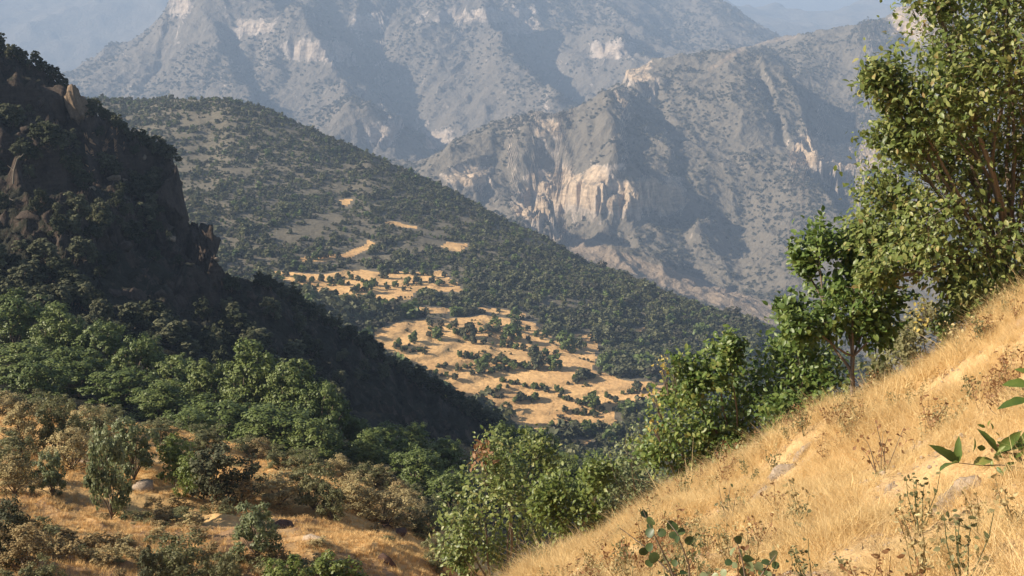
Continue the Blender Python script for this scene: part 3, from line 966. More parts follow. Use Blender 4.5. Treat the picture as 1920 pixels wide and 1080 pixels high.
def lobe_plant(name, base, lobes, n_leaves, leaf, mat, trunk_r, seed, label, cat, group=None, tint=(0, 1), nobj=300,
               TV=LEAF_V, tvn='oval', tips_per=16, tip_sigma=0.3, extra_lobes=(), stems=3, fork=0.35, bole=None, bark='bark', bare_twigs=0):
    """a tree or bush with real leaves: trunk and limbs to each lobe, twigs to the tips, leaves round the tips.
    lobes: (x, y, z, r); world coordinates. extra_lobes: the same with a leaf material of their own"""
    r = np.random.default_rng(seed)
    base = np.asarray(base, float)
    root = empty(name, base)
    tag(root, label, cat, group)
    wood = Acc()
    L = [np.array(l[:3], float) - base for l in lobes]
    top = np.mean(L, axis=0)
    ends = []
    nst = max(1, min(stems, len(L)))
    order = np.argsort([math.atan2(l[1], l[0] + 1e-6) for l in L])
    forks = []
    if bole is not None:
        bole = np.asarray(bole, float) - base
        branch(wood, (0, 0, -0.25), bole, trunk_r * 1.25, trunk_r, r, 0.06, 7)
    for k in range(nst):
        mem = [L[i] for i in order[k::nst]] if False else [L[i] for i in np.array_split(order, nst)[k]]
        c = np.mean(mem, axis=0)
        fk = c * fork + np.array([0, 0, 0.05])
        start = r.normal(size=3) * [trunk_r, trunk_r, 0] - [0, 0, 0.25]
        if bole is not None:
            start = bole
        P = branch(wood, start, fk, trunk_r * (1 if bole is None else 0.8), trunk_r * 0.55, r, 0.10, 6)
        forks.append((fk, mem))
    tips, trad = [], []
    li = 0
    for fk, mem in forks:
        for c in mem:
            lr = [l[3] for l in lobes if np.allclose(np.array(l[:3]) - base, c)][0]
            limb = branch(wood, fk, c, trunk_r * 0.6, trunk_r * 0.22, r, 0.10, 5)
            for j in range(tips_per):
                d = rand_dirs(1, r)[0]
                tip = c + d * lr * (r.random() ** 0.45) * np.array([1, 1, 0.9]) * (1.35 if r.random() < 0.12 else 1.0)
                st = limb[int(r.integers(3, 6))]
                tw = branch(wood, st, tip, max(0.003, trunk_r * 0.14), 0.0018, r, 0.12, 3, 4)
                tips.append(tip)
                trad.append(lr)
                tips.append(tw[2])
                trad.append(lr)
    for _ in range(bare_twigs):
        c = L[int(r.integers(len(L)))]
        branch(wood, c * 0.2, c * r.uniform(0.9, 1.3) + r.normal(size=3) * 0.2, 0.008, 0.003, r, 0.1, 3)
    wm = wood.mesh('trunk', M[bark])
    link('trunk', wm, root)
    tips, trad = np.array(tips), np.array(trad)

    def scatter_leaves(tips, trad, n, size, centre):
        k = r.integers(len(tips), size=n)
        P = tips[k] + r.normal(size=(n, 3)) * (trad[k] * tip_sigma)[:, None]
        out = P - centre
        ax = rand_dirs(n, r) * 0.9 + out / (np.linalg.norm(out, axis=1, keepdims=True) + 1e-6) * 0.5 + np.array([0, 0, -0.25])
        up = rand_dirs(n, r) * 0.6 + np.array([-0.35, -0.25, 0.8])
        R = frames(ax, up)
        S = size * r.uniform(0.45, 1.4, n)
        return P, R, S
    P, R, S = scatter_leaves(tips, trad, n_leaves, leaf, top * 0.8)
    # those that show largest: nearest to the camera side and the outside of the crown
    view = -base / np.linalg.norm(base)
    score = (P @ view) + 0.25 * S / leaf + r.random(n_leaves) * 0.5 * np.ptp(P @ view)
    o = np.argsort(-score)
    big, rest = o[:nobj], o[nobj:]
    if nobj:
        add_leaf_objects(root, P[big], R[big], S[big], leaf_variants(tvn, TV, mat, *tint), r)
    V, F = place_template(TV, [LEAF_T, LEAF_Q], P[rest], R[rest], S[rest])
    tn = np.clip(r.beta(1.5, 1.5, len(rest)) * (tint[1] - tint[0]) + tint[0], 0, 1)
    fo = link('foliage', mesh_np('foliage', V, F, mat, {'tint': np.repeat(tn, len(TV))}, smooth=True), root)
    tag(fo, kind='stuff')
    for (lx, ly, lz, lr, n, m2, sz) in extra_lobes:
        c = np.array((lx, ly, lz)) - base
        tp = c + rand_dirs(10, r) * lr * 0.7
        wv = Acc()
        for t_ in tp:
            branch(wv, c * 0.8, t_, 0.006, 0.002, r, 0.1, 3, 4)
        link('twig', wv.mesh('twig', M[bark]), root)
        P, R, S = scatter_leaves(tp, np.full(10, lr), n, sz, c)
        V, F = place_template(TV, [LEAF_T, LEAF_Q], P, R, S)
        fo = link('discoloured_foliage', mesh_np('discoloured_foliage', V, F, m2, {'tint': np.repeat(r.random(n), len(TV))}, smooth=True), root)
        tag(fo, kind='stuff')
    return root


def px_lobes(lst, D, r, spread=0.5):
    """lobes seen at (px, py, radius px): placed about distance D with some depth to the crown"""
    out = []
    for (px, py, rp) in lst:
        d = D + r.uniform(-spread, spread)
        p = W(px, py, d)
        out.append((p[0], p[1], p[2], rp * d / F_PX))
    return out


def unit_tree(seed, n_spray, mat, size, nlobes=14, trunk=True, conical=0.0, flat=1.0, tint=(0, 1), low=0.12, lr=1.0):
    """crown 1 high and about 1 wide standing on the origin: (trunk mesh, crown mesh)"""
    r = np.random.default_rng(seed)
    acc = Acc()
    cs = []
    for k in range(nlobes):
        a = k * 2.399 + r.uniform(-.5, .5)
        h = low + 0.12 + (0.82 - low) * ((k + 0.5) / nlobes) ** 0.85
        w = (0.40 * (1 - conical * h)) * math.sqrt(max(0.05, 1 - (2 * (h - 0.42)) ** 2 * 0.75)) * r.uniform(0.5, 1.0)
        cs.append((math.cos(a) * w, math.sin(a) * w, h, r.uniform(0.11, 0.2) * lr))
    cs.append((0, 0, 0.55, 0.22))
    cs = np.array(cs)
    if trunk:
        fk = np.array([r.normal() * .03, r.normal() * .03, low + 0.06])
        branch(acc, (0, 0, -0.06), fk, 0.028, 0.022, r, 0.05, 6)
        for c in cs:
            branch(acc, fk, c[:3], 0.014, 0.004, r, 0.1, 4, 5)
    P, Nn, T = [], [], []
    per = n_spray // len(cs)
    for c in cs:
        # every lobe is a handful of smaller tufts, so the outline stays uneven
        sub = rand_dirs(9, r) * c[3] * 0.75 + c[:3]
        k = r.integers(9, size=per)
        d = rand_dirs(per, r)
        rad = c[3] * 0.42 * r.random(per) ** 0.4
        p = sub[k] + d * rad[:, None] * np.array([1, 1, 0.8])
        P.append(p)
        o = d * 0.6 + (p - np.array([0, 0, 0.35])) * 0.8 + np.array([0, 0, .15])
        Nn.append(o + r.normal(size=o.shape) * 0.25)
        T.append(np.clip(r.beta(2, 2, per) * 0.7 + 0.3 * r.random() , 0, 1))
    P, Nn, T = np.concatenate(P), np.concatenate(Nn), np.concatenate(T)
    P[:, 2] = np.maximum(P[:, 2], 0.02) * flat
    ax = np.cross(Nn, rand_dirs(len(P), r))
    R = frames(ax, Nn)
    S = size * r.uniform(0.6, 1.3, len(P))
    V, F = place_template(QUAD_V, [QUAD_Q], P, R, S)
    T = tint[0] + (tint[1] - tint[0]) * T
    cm = mesh_np('crown', V, F, mat, {'tint': np.repeat(T, 4)})
    tm = acc.mesh('trunk', M['bark']) if trunk else None
    return tm, cm


def tree_proto(name, tm, cm):
    o = empty(name, (0, 0, 0))
    link('trunk', tm, o)
    link('crown', cm, o)
    return o


SCATTER_COL = {}


def scatter(name, P, S, R, variants, label, cat=None):
    """many copies of a few meshes, as one object of uncountable growth"""
    P = np.asarray(P, np.float32)
    n = len(P)
    me = bpy.data.meshes.new(name)
    me.vertices.add(n)
    me.vertices.foreach_set('co', P.ravel())
    S = np.asarray(S, np.float32)
    if S.ndim == 1:
        S = np.repeat(S[:, None], 3, 1)
    a = me.attributes.new('size', 'FLOAT_VECTOR', 'POINT')
    a.data.foreach_set('vector', S.ravel())
    a = me.attributes.new('turn', 'FLOAT_VECTOR', 'POINT')
    R = np.asarray(R, np.float32)
    if R.ndim == 1:
        R = np.stack([np.zeros(n), np.zeros(n), R], -1).astype(np.float32)
    a.data.foreach_set('vector', R.ravel())
    a = me.attributes.new('pick', 'INT', 'POINT')
    a.data.foreach_set('value', rng.integers(len(variants), size=n).astype(np.int32))
    o = link(name, me)
    tag(o, label, cat, kind='stuff')
    c = bpy.data.collections.new(name + '_kinds')
    for i, v in enumerate(variants):
        c.objects.link(bpy.data.objects.new(f'{name}_kind', v))
    ng = bpy.data.node_groups.new(name, 'GeometryNodeTree')
    ng.interface.new_socket('Geometry', in_out='INPUT', socket_type='NodeSocketGeometry')
    ng.interface.new_socket('Geometry', in_out='OUTPUT', socket_type='NodeSocketGeometry')
    N = ng.nodes
    gi, go = N.new('NodeGroupInput'), N.new('NodeGroupOutput')
    ci = N.new('GeometryNodeCollectionInfo')
    ci.inputs['Collection'].default_value = c
    ci.inputs['Separate Children'].default_value = True
    ci.inputs['Reset Children'].default_value = True
    ip = N.new('GeometryNodeInstanceOnPoints')
    ip.inputs['Pick Instance'].default_value = True

    def named(nm, ty):
        a = N.new('GeometryNodeInputNamedAttribute')
        a.data_type = ty
        a.inputs['Name'].default_value = nm
        return a.outputs['Attribute']
    lk = ng.links.new
    lk(gi.outputs[0], ip.inputs['Points'])
    lk(ci.outputs[0], ip.inputs['Instance'])
    lk(named('pick', 'INT'), ip.inputs['Instance Index'])
    e2r = N.new('FunctionNodeEulerToRotation')
    lk(named('turn', 'FLOAT_VECTOR'), e2r.inputs[0])
    lk(e2r.outputs[0], ip.inputs['Rotation'])
    lk(named('size', 'FLOAT_VECTOR'), ip.inputs['Scale'])
    lk(ip.outputs[0], go.inputs[0])
    md = o.modifiers.new('scatter', 'NODES')
    md.node_group = ng
    return o


def vary(n, r, lo, hi, flat=(0.8, 1.15)):
    s = r.uniform(lo, hi, n)
    return np.stack([s * r.uniform(0.85, 1.15, n), s * r.uniform(0.85, 1.15, n), s * r.uniform(flat[0], flat[1], n)], -1)


def sample_layer(layer, n, t, y, r):
    T = r.uniform(t[0], t[1], n)
    Y = np.sqrt(r.uniform(y[0] ** 2, y[1] ** 2, n))
    X = T * Y
    return X, Y, layer.z(X, Y)


# ------------------------------------------------------------------ far scrub
r = np.random.default_rng(5)
bush_v = [unit_tree(100 + i, 150, M['scrub'], 0.2, 7, False, low=-0.1)[1] for i in range(4)] + \
         [unit_tree(110 + i, 150, M['olive'], 0.2, 7, False, low=-0.1, tint=(0, .8))[1] for i in range(2)] + [unit_tree(116 + i, 150, M[('grey_scrub', 'wood')[i]], 0.2, 7, False, low=-0.1, tint=(0, .7))[1] for i in range(2)]
grey_v = [unit_tree(120 + i, 60, M['grey_scrub'], 0.3, 5, False, low=-0.1)[1] for i in range(5)]

X, Y, Z = sample_layer(rocky, 60000, (-0.16, 0.5), (950, 2900), r)
keep = (fbm(X * 0.006, Y * 0.006, 4, 201) + 0.5 * perlin(X * 0.03, Y * 0.03, 204) + r.normal(size=len(X)) * 0.25 > 0.0)
keep &= rocky_rock(X, Y, Z) < 0.1
keep &= rocky_bare(X, Y, Z) < 0.15
sx, sy = rocky.z(X + 6, Y) - Z, rocky.z(X, Y + 6) - Z
keep &= np.hypot(sx, sy) / 6 < 1.3
X, Y, Z = X[keep], Y[keep], Z[keep]
scatter('mountain_scrub', np.stack([X, Y, Z - 0.3], -1), vary(len(X), r, 2.6, 6.5, (0.45, 0.7)), r.uniform(0, 6.28, len(X)), grey_v,
        'grey green scrub speckling the rocky mountain across the valley', 'scrub')

X, Y, Z = sample_layer(back, 60000, (-0.4, 0.25), (2400, 4100), r)
keep = (fbm(X * 0.004, Y * 0.004, 4, 231) + 0.5 * perlin(X * 0.02, Y * 0.02, 234) + r.normal(size=len(X)) * 0.3 > 0.05) & (back_rock(X, Y, Z) < 0.1)
X, Y, Z = X[keep], Y[keep], Z[keep]
scatter('back_mountain_scrub', np.stack([X, Y, Z - 0.5], -1), vary(len(X), r, 3.5, 8.5, (0.45, 0.7)), r.uniform(0, 6.28, len(X)), grey_v,
        'blue grey scrub speckling the highest mountain behind the cliffs', 'scrub')

# ------------------------------------------------------------------ the terraced hill: scrub and trees
X, Y, Z = sample_layer(terr, 95000, (-0.44, 0.42), (335, 900), r)
fm = np.zeros(len(X))
for dx, dy in ((0, 0), (2.5, 0), (-2.5, 0), (0, 3), (0, -3)):
    fm = np.maximum(fm, field_mask(X + dx, Y + dy, terr.z(X + dx, Y + dy)))
px, py = to_px(X, Y, Z)
den = 0.15 + 0.9 * fbm(X * 0.012, Y * 0.012, 4, 211) + 0.35 * perlin(X * 0.06, Y * 0.06, 3)
den = 0.22 + 0.3 * fbm(X * 0.012, Y * 0.012, 4, 211) + 0.9 * perlin(X * 0.022 + 3, Z * 0.33, 3) + 0.5 * perlin(X * 0.08, Y * 0.08, 9) + 0.32 * sstep(660, 540, Y) + 0.22 * sstep(620, 740, Y) - 0.0 * sstep(0.1, 0.45, fbm(X * 0.03 + 5, Y * 0.03, 3, 215)) * sstep(700, 600, Y)
# the strip of dense green below the spur, right of the upper field
den = den + 0.9 * sstep(1.2, 0.6, np.hypot((px - 1010) / 150, (py - 505) / 55)) + 0.7 * sstep(1.3, 0.6, np.hypot((px - 1230) / 170, (py - 620) / 60))
den = np.where(inside(px, py, [(540, 560), (700, 560), (820, 600), (700, 650), (760, 720), (720, 760), (560, 640)]), den + 0.6, den)
ph = (Z + 0.7 * perlin(X * 0.02, Y * 0.02, 71)) / 1.5
ph = np.abs(ph - np.floor(ph) - 0.5)
hedge = (fm > 0.5) & (ph < 0.10) & (perlin(X * 0.07, Y * 0.07, 19) > 0.0) & (r.random(len(X)) < 0.85)
keep = ((den + r.normal(size=len(X)) * 0.3 > 0.25) & (fm < 0.5)) | hedge
hedge = hedge[keep]
X, Y, Z = X[keep], Y[keep], Z[keep]
S = vary(len(X), r, 1.4, 2.8, (0.55, 1.0)) * (np.exp(0.38 * r.normal(size=len(X))) * (0.75 + 0.6 * sstep(680, 430, Y)))[:, None] * np.where(hedge, 0.4, 1.0)[:, None]
scatter('hill_scrub', np.stack([X, Y, Z - 0.3], -1), S, r.uniform(0, 6.28, len(X)), bush_v,
        'dark green scrub covering the terraced hill across the valley', 'scrub')

# trees and bushes one can tell apart in and round the fields
fruit = [tree_proto('field_tree', *unit_tree(130 + i, 900, [M['scrub'], M['wood'], M['scrub'], M['wood']][i], 0.11, 10, True, low=0.02)) for i in range(4)]
rows = [((735, 650), (800, 662), 5), ((860, 668), (1000, 692), 12), ((1000, 672), (1100, 648), 7), ((880, 702), (960, 692), 6), ((930, 716), (1060, 738), 10), ((1060, 718), (1165, 692), 8),
        ((960, 752), (1012, 748), 4), ((1040, 742), (1140, 775), 8), ((1030, 802), (1130, 806), 9), ((850, 628), (995, 618), 9), ((870, 640), (1000, 658), 8), ((800, 632), (860, 612), 4),
        ((760, 690), (860, 712), 6), ((1130, 740), (1180, 770), 5), ((1060, 770), (1120, 782), 5), ((1160, 742), (1220, 730), 4), ((985, 640), (1060, 618), 5), ((1085, 700), (1120, 712), 3), ((905, 740), (960, 728), 3),
        ((520, 515), (600, 540), 5), ((640, 520), (760, 545), 8), ((700, 510), (850, 520), 8), ((660, 550), (700, 540), 3), ((780, 555), (850, 560), 5), ((1170, 800), (1220, 780), 5), ((540, 490), (640, 480), 5), ((560, 525), (660, 535), 6), ((760, 530), (860, 535), 6)]
specials = [(820, 636, 26), (880, 634, 36), (958, 640, 40), (965, 622, 30), (1062, 658, 42), (1010, 690, 36), (1040, 692, 34), (1085, 655, 30), (1000, 752, 18), (975, 750, 20), (1110, 762, 34), (1195, 735, 26), (905, 690, 28),
            (1080, 812, 30), (1100, 815, 32), (1060, 812, 24), (775, 640, 22), (1000, 668, 26), (930, 612, 22), (1115, 640, 34), (1130, 690, 34), (1090, 712, 28), (690, 545, 22), (720, 522, 20)]
spots = []
for a, b, n in rows:
    n = int(n * 1.4)
    for k in range(n):
        t = (k + r.uniform(0.1, 0.9)) / n
        spots.append((a[0] + (b[0] - a[0]) * t + r.normal() * 3, a[1] + (b[1] - a[1]) * t + r.normal() * 1.8, r.uniform(7, 18)))
spots += specials
used = [False] * 4
near_words = ['in a row along a terrace edge', 'standing alone on golden stubble', 'at the edge of the golden fields']
for i, (px_, py_, hp) in enumerate(spots):
    p = terr.hit(px_, py_, 330)
    if p is None:
        continue
    k = i % 4
    o = fruit[k] if not used[k] else dup(fruit[k])
    used[k] = True
    h = hp * p[1] / F_PX * 0.9
    o.location = (p[0], p[1], p[2] - 0.05 * h)
    o.scale = (h * r.uniform(0.9, 1.35), h * r.uniform(0.9, 1.35), h)
    o.rotation_euler = (0, 0, r.uniform(0, 6.28))
    if i >= len(spots) - len(specials):
        band = 'upper' if py_ < 625 else 'middle' if py_ < 700 else 'lower'
        sd = 'left' if px_ < 900 else 'centre' if px_ < 1045 else 'right'
        tag(o, f'larger round dark tree on the {band} golden terraces, towards the {sd}', 'tree', f'larger trees, {band} terraces, {sd}')
    else:
        band = 'highest golden field' if py_ < 570 else 'upper golden terraces' if py_ < 645 else 'middle golden terraces' if py_ < 710 else 'lower golden terraces' if py_ < 785 else 'lowest golden strip'
        sd = ('left' if px_ < 620 else 'centre' if px_ < 735 else 'right') if py_ < 570 else 'left' if px_ < 880 else 'centre' if px_ < 1030 else 'right'
        tag(o, f'small dark bush in a row on the {band}, towards the {sd}', 'bush', f'bushes of the {band}, {sd}')

# ------------------------------------------------------------------ the dark hill on the left: shrubs one by one
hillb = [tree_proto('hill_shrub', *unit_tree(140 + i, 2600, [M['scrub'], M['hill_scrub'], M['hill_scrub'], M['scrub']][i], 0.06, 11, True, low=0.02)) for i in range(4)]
used = [False] * 4
spots = []
tries = 0
while len(spots) < 190 and tries < 6000:
    tries += 1
    px_, py_ = r.uniform(-20, 950), r.uniform(95, 830)
    edge = np.interp(px_, [0, 180, 330, 350, 410, 500, 700, 960], [95, 212, 300, 420, 470, 530, 660, 820])
    if py_ < edge + 3 or py_ > np.interp(px_, [0, 300, 600, 960], [600, 690, 780, 900]):
        continue
    p = hill.hit(px_, py_, 100)
    if p is None or p[1] > 240:
        continue
    if fbm(p[0] * .05, p[1] * .05 + p[2] * .06, 3, 7) + r.normal() * .3 < (0.0 if px_ < 330 else 0.35):
        continue
    spots.append(p)
n_face = len(spots)
# along the skyline
for px_ in np.arange(-10, 960, 11):
    edge = np.interp(px_, [0, 60, 130, 180, 330, 350, 410, 500, 700, 960], [92, 118, 165, 212, 305, 425, 480, 535, 662, 822])
    if 130 < px_ < 185 or 320 < px_ < 400:
        continue
    p = hill.hit(px_, edge + r.uniform(0, 10), 150)
    if p is not None and p[1] < 240:
        spots.append(p)
for i, p in enumerate(spots):
    k = int(r.integers(4))
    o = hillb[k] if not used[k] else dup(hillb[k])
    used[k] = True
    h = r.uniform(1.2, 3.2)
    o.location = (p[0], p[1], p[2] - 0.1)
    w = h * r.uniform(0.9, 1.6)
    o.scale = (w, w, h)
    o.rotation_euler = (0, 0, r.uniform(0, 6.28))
    kw = ['dull green', 'blackish green', 'dark green', 'grey green'][k]
    qx, qy = to_px(*p)
    if i >= n_face:
        wh = 'on the skyline above the rounded pillar' if qx < 150 else 'along the skyline right of the rounded pillar' if qx < 420 else 'along the falling edge above the golden fields'
    else:
        wh = 'among the upper crags' if qy < 300 else 'on the dark face below the ledges' if qx < 420 and qy < 520 else 'low on the slope just above the green wood' if qx < 420 else 'on the dark lower flank over the wood'
    tag(o, f'{kw} bush {wh} of the shaded hill', 'bush', f'{kw} bushes {wh}')

# ------------------------------------------------------------------ rocks
def rock_mesh(name, seed, mat, size, lump=0.35, cuts=5, sub=3):
    rr = np.random.default_rng(seed)
    import bmesh
    bm = bmesh.new()
    bmesh.ops.create_icosphere(bm, subdivisions=sub, radius=1)
    V = np.array([v.co[:] for v in bm.verts])
    F = np.array([[v.index for v in f.verts] for f in bm.faces])
    bm.free()
    for d in rand_dirs(cuts, rr):
        h = rr.uniform(0.45, 0.8)
        s = V @ d
        V = V - np.clip(s - h, 0, None)[:, None] * d * 0.92
    n = fbm(V[:, 0] * 1.7 + V[:, 2] * 0.9 + seed, V[:, 1] * 1.7 - V[:, 2] * 1.1, 4, seed)
    n2 = perlin(V[:, 0] * 5 + V[:, 2] * 3.1, V[:, 1] * 5 + V[:, 2] * 2.3, seed + 3)
    V = V * (1 + lump * 0.6 * n[:, None] + 0.06 * n2[:, None])
    return mesh_np(name, V * np.array(size), [F], mat)


def rock(name, p, size, seed, mat, label, cat='rock', group=None, rz=0.0, tilt=0.0, lump=0.35, cuts=6, sub=3):
    o = link(name, rock_mesh(name, seed, mat, size, lump, cuts, sub), loc=p)
    o.rotation_euler = (tilt, 0, rz)
    return tag(o, label, cat, group)


def on(layer, px_, py_, ymin=0, sink=0.0):
    p = layer.hit(px_, py_, ymin)
    if p is None:
        p = layer.hit(px_, py_ + 12, ymin)
    return p - np.array([0, 0, sink])


p = W(155, 200, 192)
rock('rock_pillar', (p[0], p[1] - 3, p[2] + 0.2), (1.8, 1.9, 3.2), 301, M['rock_pillar'], 'rounded brown rock pillar standing alone on the skyline of the dark hill', 'rock', tilt=0.05, lump=0.5, cuts=9, sub=4)
p = W(182, 235, 193)
rock('rock_shoulder', (p[0] - .3, p[1], p[2] - 2.2), (2.6, 2.6, 4.2), 302, M['rock_hill_shade'], 'dark sloping rock leaning against the right foot of the rounded pillar', 'rock', cuts=9)
p = W(95, 178, 190)
rock('rock_outcrop', (p[0], p[1], p[2] - 1.6), (3.6, 3.0, 3.6), 303, M['rock_hill_shade'], 'craggy flat topped outcrop left of the rounded skyline pillar', 'rock', cuts=10, sub=4)
p = W(372, 470, 186)
rock('rock_cliff', (p[0], p[1] + 2, p[2] - 1.0), (3.4, 5, 6.2), 304, M['rock_hill_shade'], 'dark square shouldered cliff at the right edge of the shaded hill', 'cliff', cuts=10, lump=0.3, sub=4)
p = W(318, 360, 188)
rock('rock_cliff', (p[0], p[1] + 2, p[2] - 1.0), (2.6, 5, 6.4), 305, M['rock_hill_shade'], 'dark cliff below the leafy shoulder of the shaded hill', 'cliff', cuts=10, lump=0.3, sub=4)
for k, (px_, py_, s, lab) in enumerate([(215, 330, 1.5, 'grey ledge stone above the dark cliff face'), (232, 338, 1.2, 'pale split stone at the right end of the sunlit ledge'), (270, 292, 1.0, 'pale stone beside the shrubs on the upper right shoulder'),
                                        (285, 358, 0.9, 'pale chip of rock on the dark face below the shoulder'), (320, 445, 1.2, 'pale flat stone on the ledge left of the square cliff'), (172, 352, 0.9, 'small pale stone under the sunlit ledge'),
                                        (62, 498, 1.1, 'pale upright stone low on the left of the dark hill'), (45, 503, 0.9, 'pale stone beside the upright one low on the dark hill'), (168, 570, 1.0, 'grey stone on the scree above the green wood'),
                                        (188, 588, 0.9, 'lowest grey stone on the scree above the green wood'), (405, 472, 0.8, 'pale stone lying just below the square cliff top')]):
    p = on(hill, px_, py_, 100, 0.2)
    rock('ledge_stone', p, (s * .75, s * .6, s * .5), 310 + k, M['rock_ledge'], lab, rz=k * 0.8, sub=2)

crag = [rock_mesh('crag', 380 + q, M['rock_hill_shade'], (1.2, 1.0, 0.9), 0.3, 22, 3) for q in range(6)]
nc = 0
for tries in range(3000):
    if nc >= 34:
        break
    px_, py_ = r.uniform(-10, 420), r.uniform(110, 560)
    if py_ < np.interp(px_, [0, 180, 330, 350, 410], [95, 212, 300, 420, 470]) + 6:
        continue
    p = hill.hit(px_, py_, 100)
    if p is None or p[1] > 235 or perlin(p[0] * .1, p[2] * .16, 12) + r.normal() * .2 < 0.05:
        continue
    o = link('crag', crag[nc % 6], loc=p)
    sc_ = r.uniform(0.6, 1.5)
    o.location.z -= 0.35 * sc_
    o.scale = (sc_ * r.uniform(.8, 1.4), sc_, sc_ * r.uniform(.8, 1.5))
    o.rotation_euler = (r.normal() * .25, r.normal() * .25, r.uniform(0, 6.28))
    nc += 1
    wh = 'near the top' if py_ < 260 else 'in the middle' if py_ < 400 else 'in the lower part'
    wl = 'at the left edge' if px_ < 110 else 'left of centre' if px_ < 240 else 'close to the right drop'
    tag(o, f'dark crag on the dark hill face {wh}, {wl}', 'rock', f'crags {wh}, {wl}')

# dead trees on the left hill
for k, (pts, lab) in enumerate([([(24, 345), (26, 320), (32, 298), (38, 292)], 'bleached dead snag bent over at the top on the dark hill'), ([(-4, 372), (20, 374), (46, 384)], 'pale fallen trunk lying near the left edge of the dark hill')]):
    b = on(hill, pts[0][0] + 6, pts[0][1], 100)
    acc = Acc()
    P = [W(x, y, b[1] - 0.3) - b for x, y in pts]
    V, F = tube(P, np.linspace(0.13, 0.05, len(P)), 7)
    acc.add(V, F)
    for j in (1, len(P) - 2):
        branch(acc, P[j], P[j] + np.array([0.9 * (-1) ** j, 0.2, 0.7]), 0.1, 0.03, r, 0.1, 4)
    o = link('dead_tree', acc.mesh('dead_tree', M['bark_pale']), loc=b)
    tag(o, lab, 'dead tree')

# ------------------------------------------------------------------ the wood in the ravine
r = np.random.default_rng(77)
wood_v = [unit_tree(160 + i, 10000, M['wood'], 0.023, 24, True, conical=[0.0, 0.35, 0.15, 0.5][i], low=0.05, tint=[(0, .85), (0.1, 1), (0, .9), (0.15, 1)][i]) for i in range(4)]
wood_p = [tree_proto('broadleaf_tree', *v) for v in wood_v]
used = [False] * 4
WOOD = [  # centre x, top y, width px, distance, kind, label
    (20, 548, 150, 100, 0, 'green tree at the left edge of the photo, top of the wood'),
    (105, 575, 130, 97, 3, 'rounded bright green tree below the scree at the upper left of the wood'),
    (190, 600, 130, 96, 0, 'broad green tree second below the scree along the wood edge'),
    (258, 632, 120, 94, 2, 'green tree at the top of the wood edge below the grey stones'),
    (325, 662, 120, 92, 1, 'narrow topped green tree on the wood edge left of the big central crown'),
    (30, 640, 160, 86, 1, 'dark green tree low at the left edge behind the tan shrubs'),
    (130, 655, 150, 84, 2, 'dark green tree in the middle of the left wood above the tan shrubs'),
    (225, 690, 150, 82, 0, 'spreading green tree above the tall grey green shrub'),
    (300, 730, 130, 78, 3, 'green tree between the tan shrubs and the big central crown'),
    (60, 715, 130, 76, 0, 'low green tree just behind the tan shrubs at far left'),
    (385, 672, 130, 84, 1, 'pointed green tree forming the left top of the big central clump'),
    (468, 648, 150, 82, 3, 'tallest tree of the central clump with the highest pointed top'),
    (545, 668, 150, 80, 1, 'tree right of the tallest one in the central clump'),
    (600, 712, 120, 78, 0, 'rounded tree at the right end of the central clump'),
    (400, 745, 170, 72, 0, 'wide dark tree in front at the left of the central clump'),
    (510, 760, 190, 70, 2, 'wide dark tree in front at the middle of the central clump'),
    (590, 790, 130, 68, 3, 'low tree in front at the right of the central clump'),
    (350, 800, 120, 66, 2, 'low green tree behind the pale yellow green shrub'),
    (668, 778, 90, 80, 1, 'slender tree just right of the central clump against the shadow'),
    (720, 800, 110, 78, 0, 'green tree left of the gap below the dark hill foot'),
    (775, 796, 90, 84, 3, 'tree with a bright top below the foot of the dark hill'),
    (830, 822, 110, 82, 1, 'pale green tree left of the rusty topped bush'),
    (690, 860, 110, 70, 3, 'low green tree at the front edge of the wood above the dry bank'),
    (780, 872, 130, 68, 2, 'green tree at the front edge of the wood beside the tan bank shrubs'),
    (850, 900, 110, 64, 0, 'green tree behind the left side of the rusty topped bush'),
    (950, 798, 100, 88, 2, 'dark green tree at the tip of the dark hill'),
    (1010, 800, 100, 90, 0, 'dark round tree right of the dark hill tip below the fields'),
    (1060, 850, 90, 84, 1, 'dark tree behind the lime green bush'),
    (1120, 855, 100, 80, 2, 'green tree behind the grey thin bush, below the fields'),
    (960, 850, 110, 74, 3, 'tree directly behind the rusty topped bush'),
    (1190, 850, 110, 76, 0, 'tree below the fields half hidden by the grey thin bush')]
for (px_, pt, w, D, k, lab) in WOOD:
    p = W(px_, pt, D)
    zb = float(hill.z(p[0], D))
    h = max(p[2] - zb, 3.0)
    o = wood_p[k] if not used[k] else dup(wood_p[k])
    used[k] = True
    o.location = (p[0], D, zb - 0.2)
    wx = w * D / F_PX * 1.15
    o.scale = (wx, wx, h)
    o.rotation_euler = (0, 0, r.uniform(0, 6.28))
    tag(o, lab, 'tree', 'trees of the wood in the ravine')

# ------------------------------------------------------------------ the dry bank
tan_v = [unit_tree(180 + i, 6000, M['tan'], 0.024, 12, True, low=0.0, tint=(0, 1), lr=1.35) for i in range(3)]
oli_v = [unit_tree(184 + i, 5500, M['olive'], 0.028, 12, True, low=0.0, lr=1.35) for i in range(2)]
blu_v = [unit_tree(187 + i, 4500, M['blue'], 0.034, 11, True, low=0.0, lr=1.35) for i in range(2)]
lim_v = [unit_tree(190 + i, 4500, M['lime'], 0.034, 11, True, low=0.0, lr=1.35) for i in range(2)]
brn_v = [unit_tree(193 + i, 4000, M['brown'], 0.028, 10, True, low=0.0, lr=1.35) for i in range(2)]
drk_v = [unit_tree(196 + i, 5500, M['scrub'], 0.03, 12, True, low=0.0, tint=(0, .7), lr=1.35) for i in range(2)]
KIND = {'t': tan_v, 'o': oli_v, 'b': blu_v, 'l': lim_v, 'n': brn_v, 'd': drk_v}
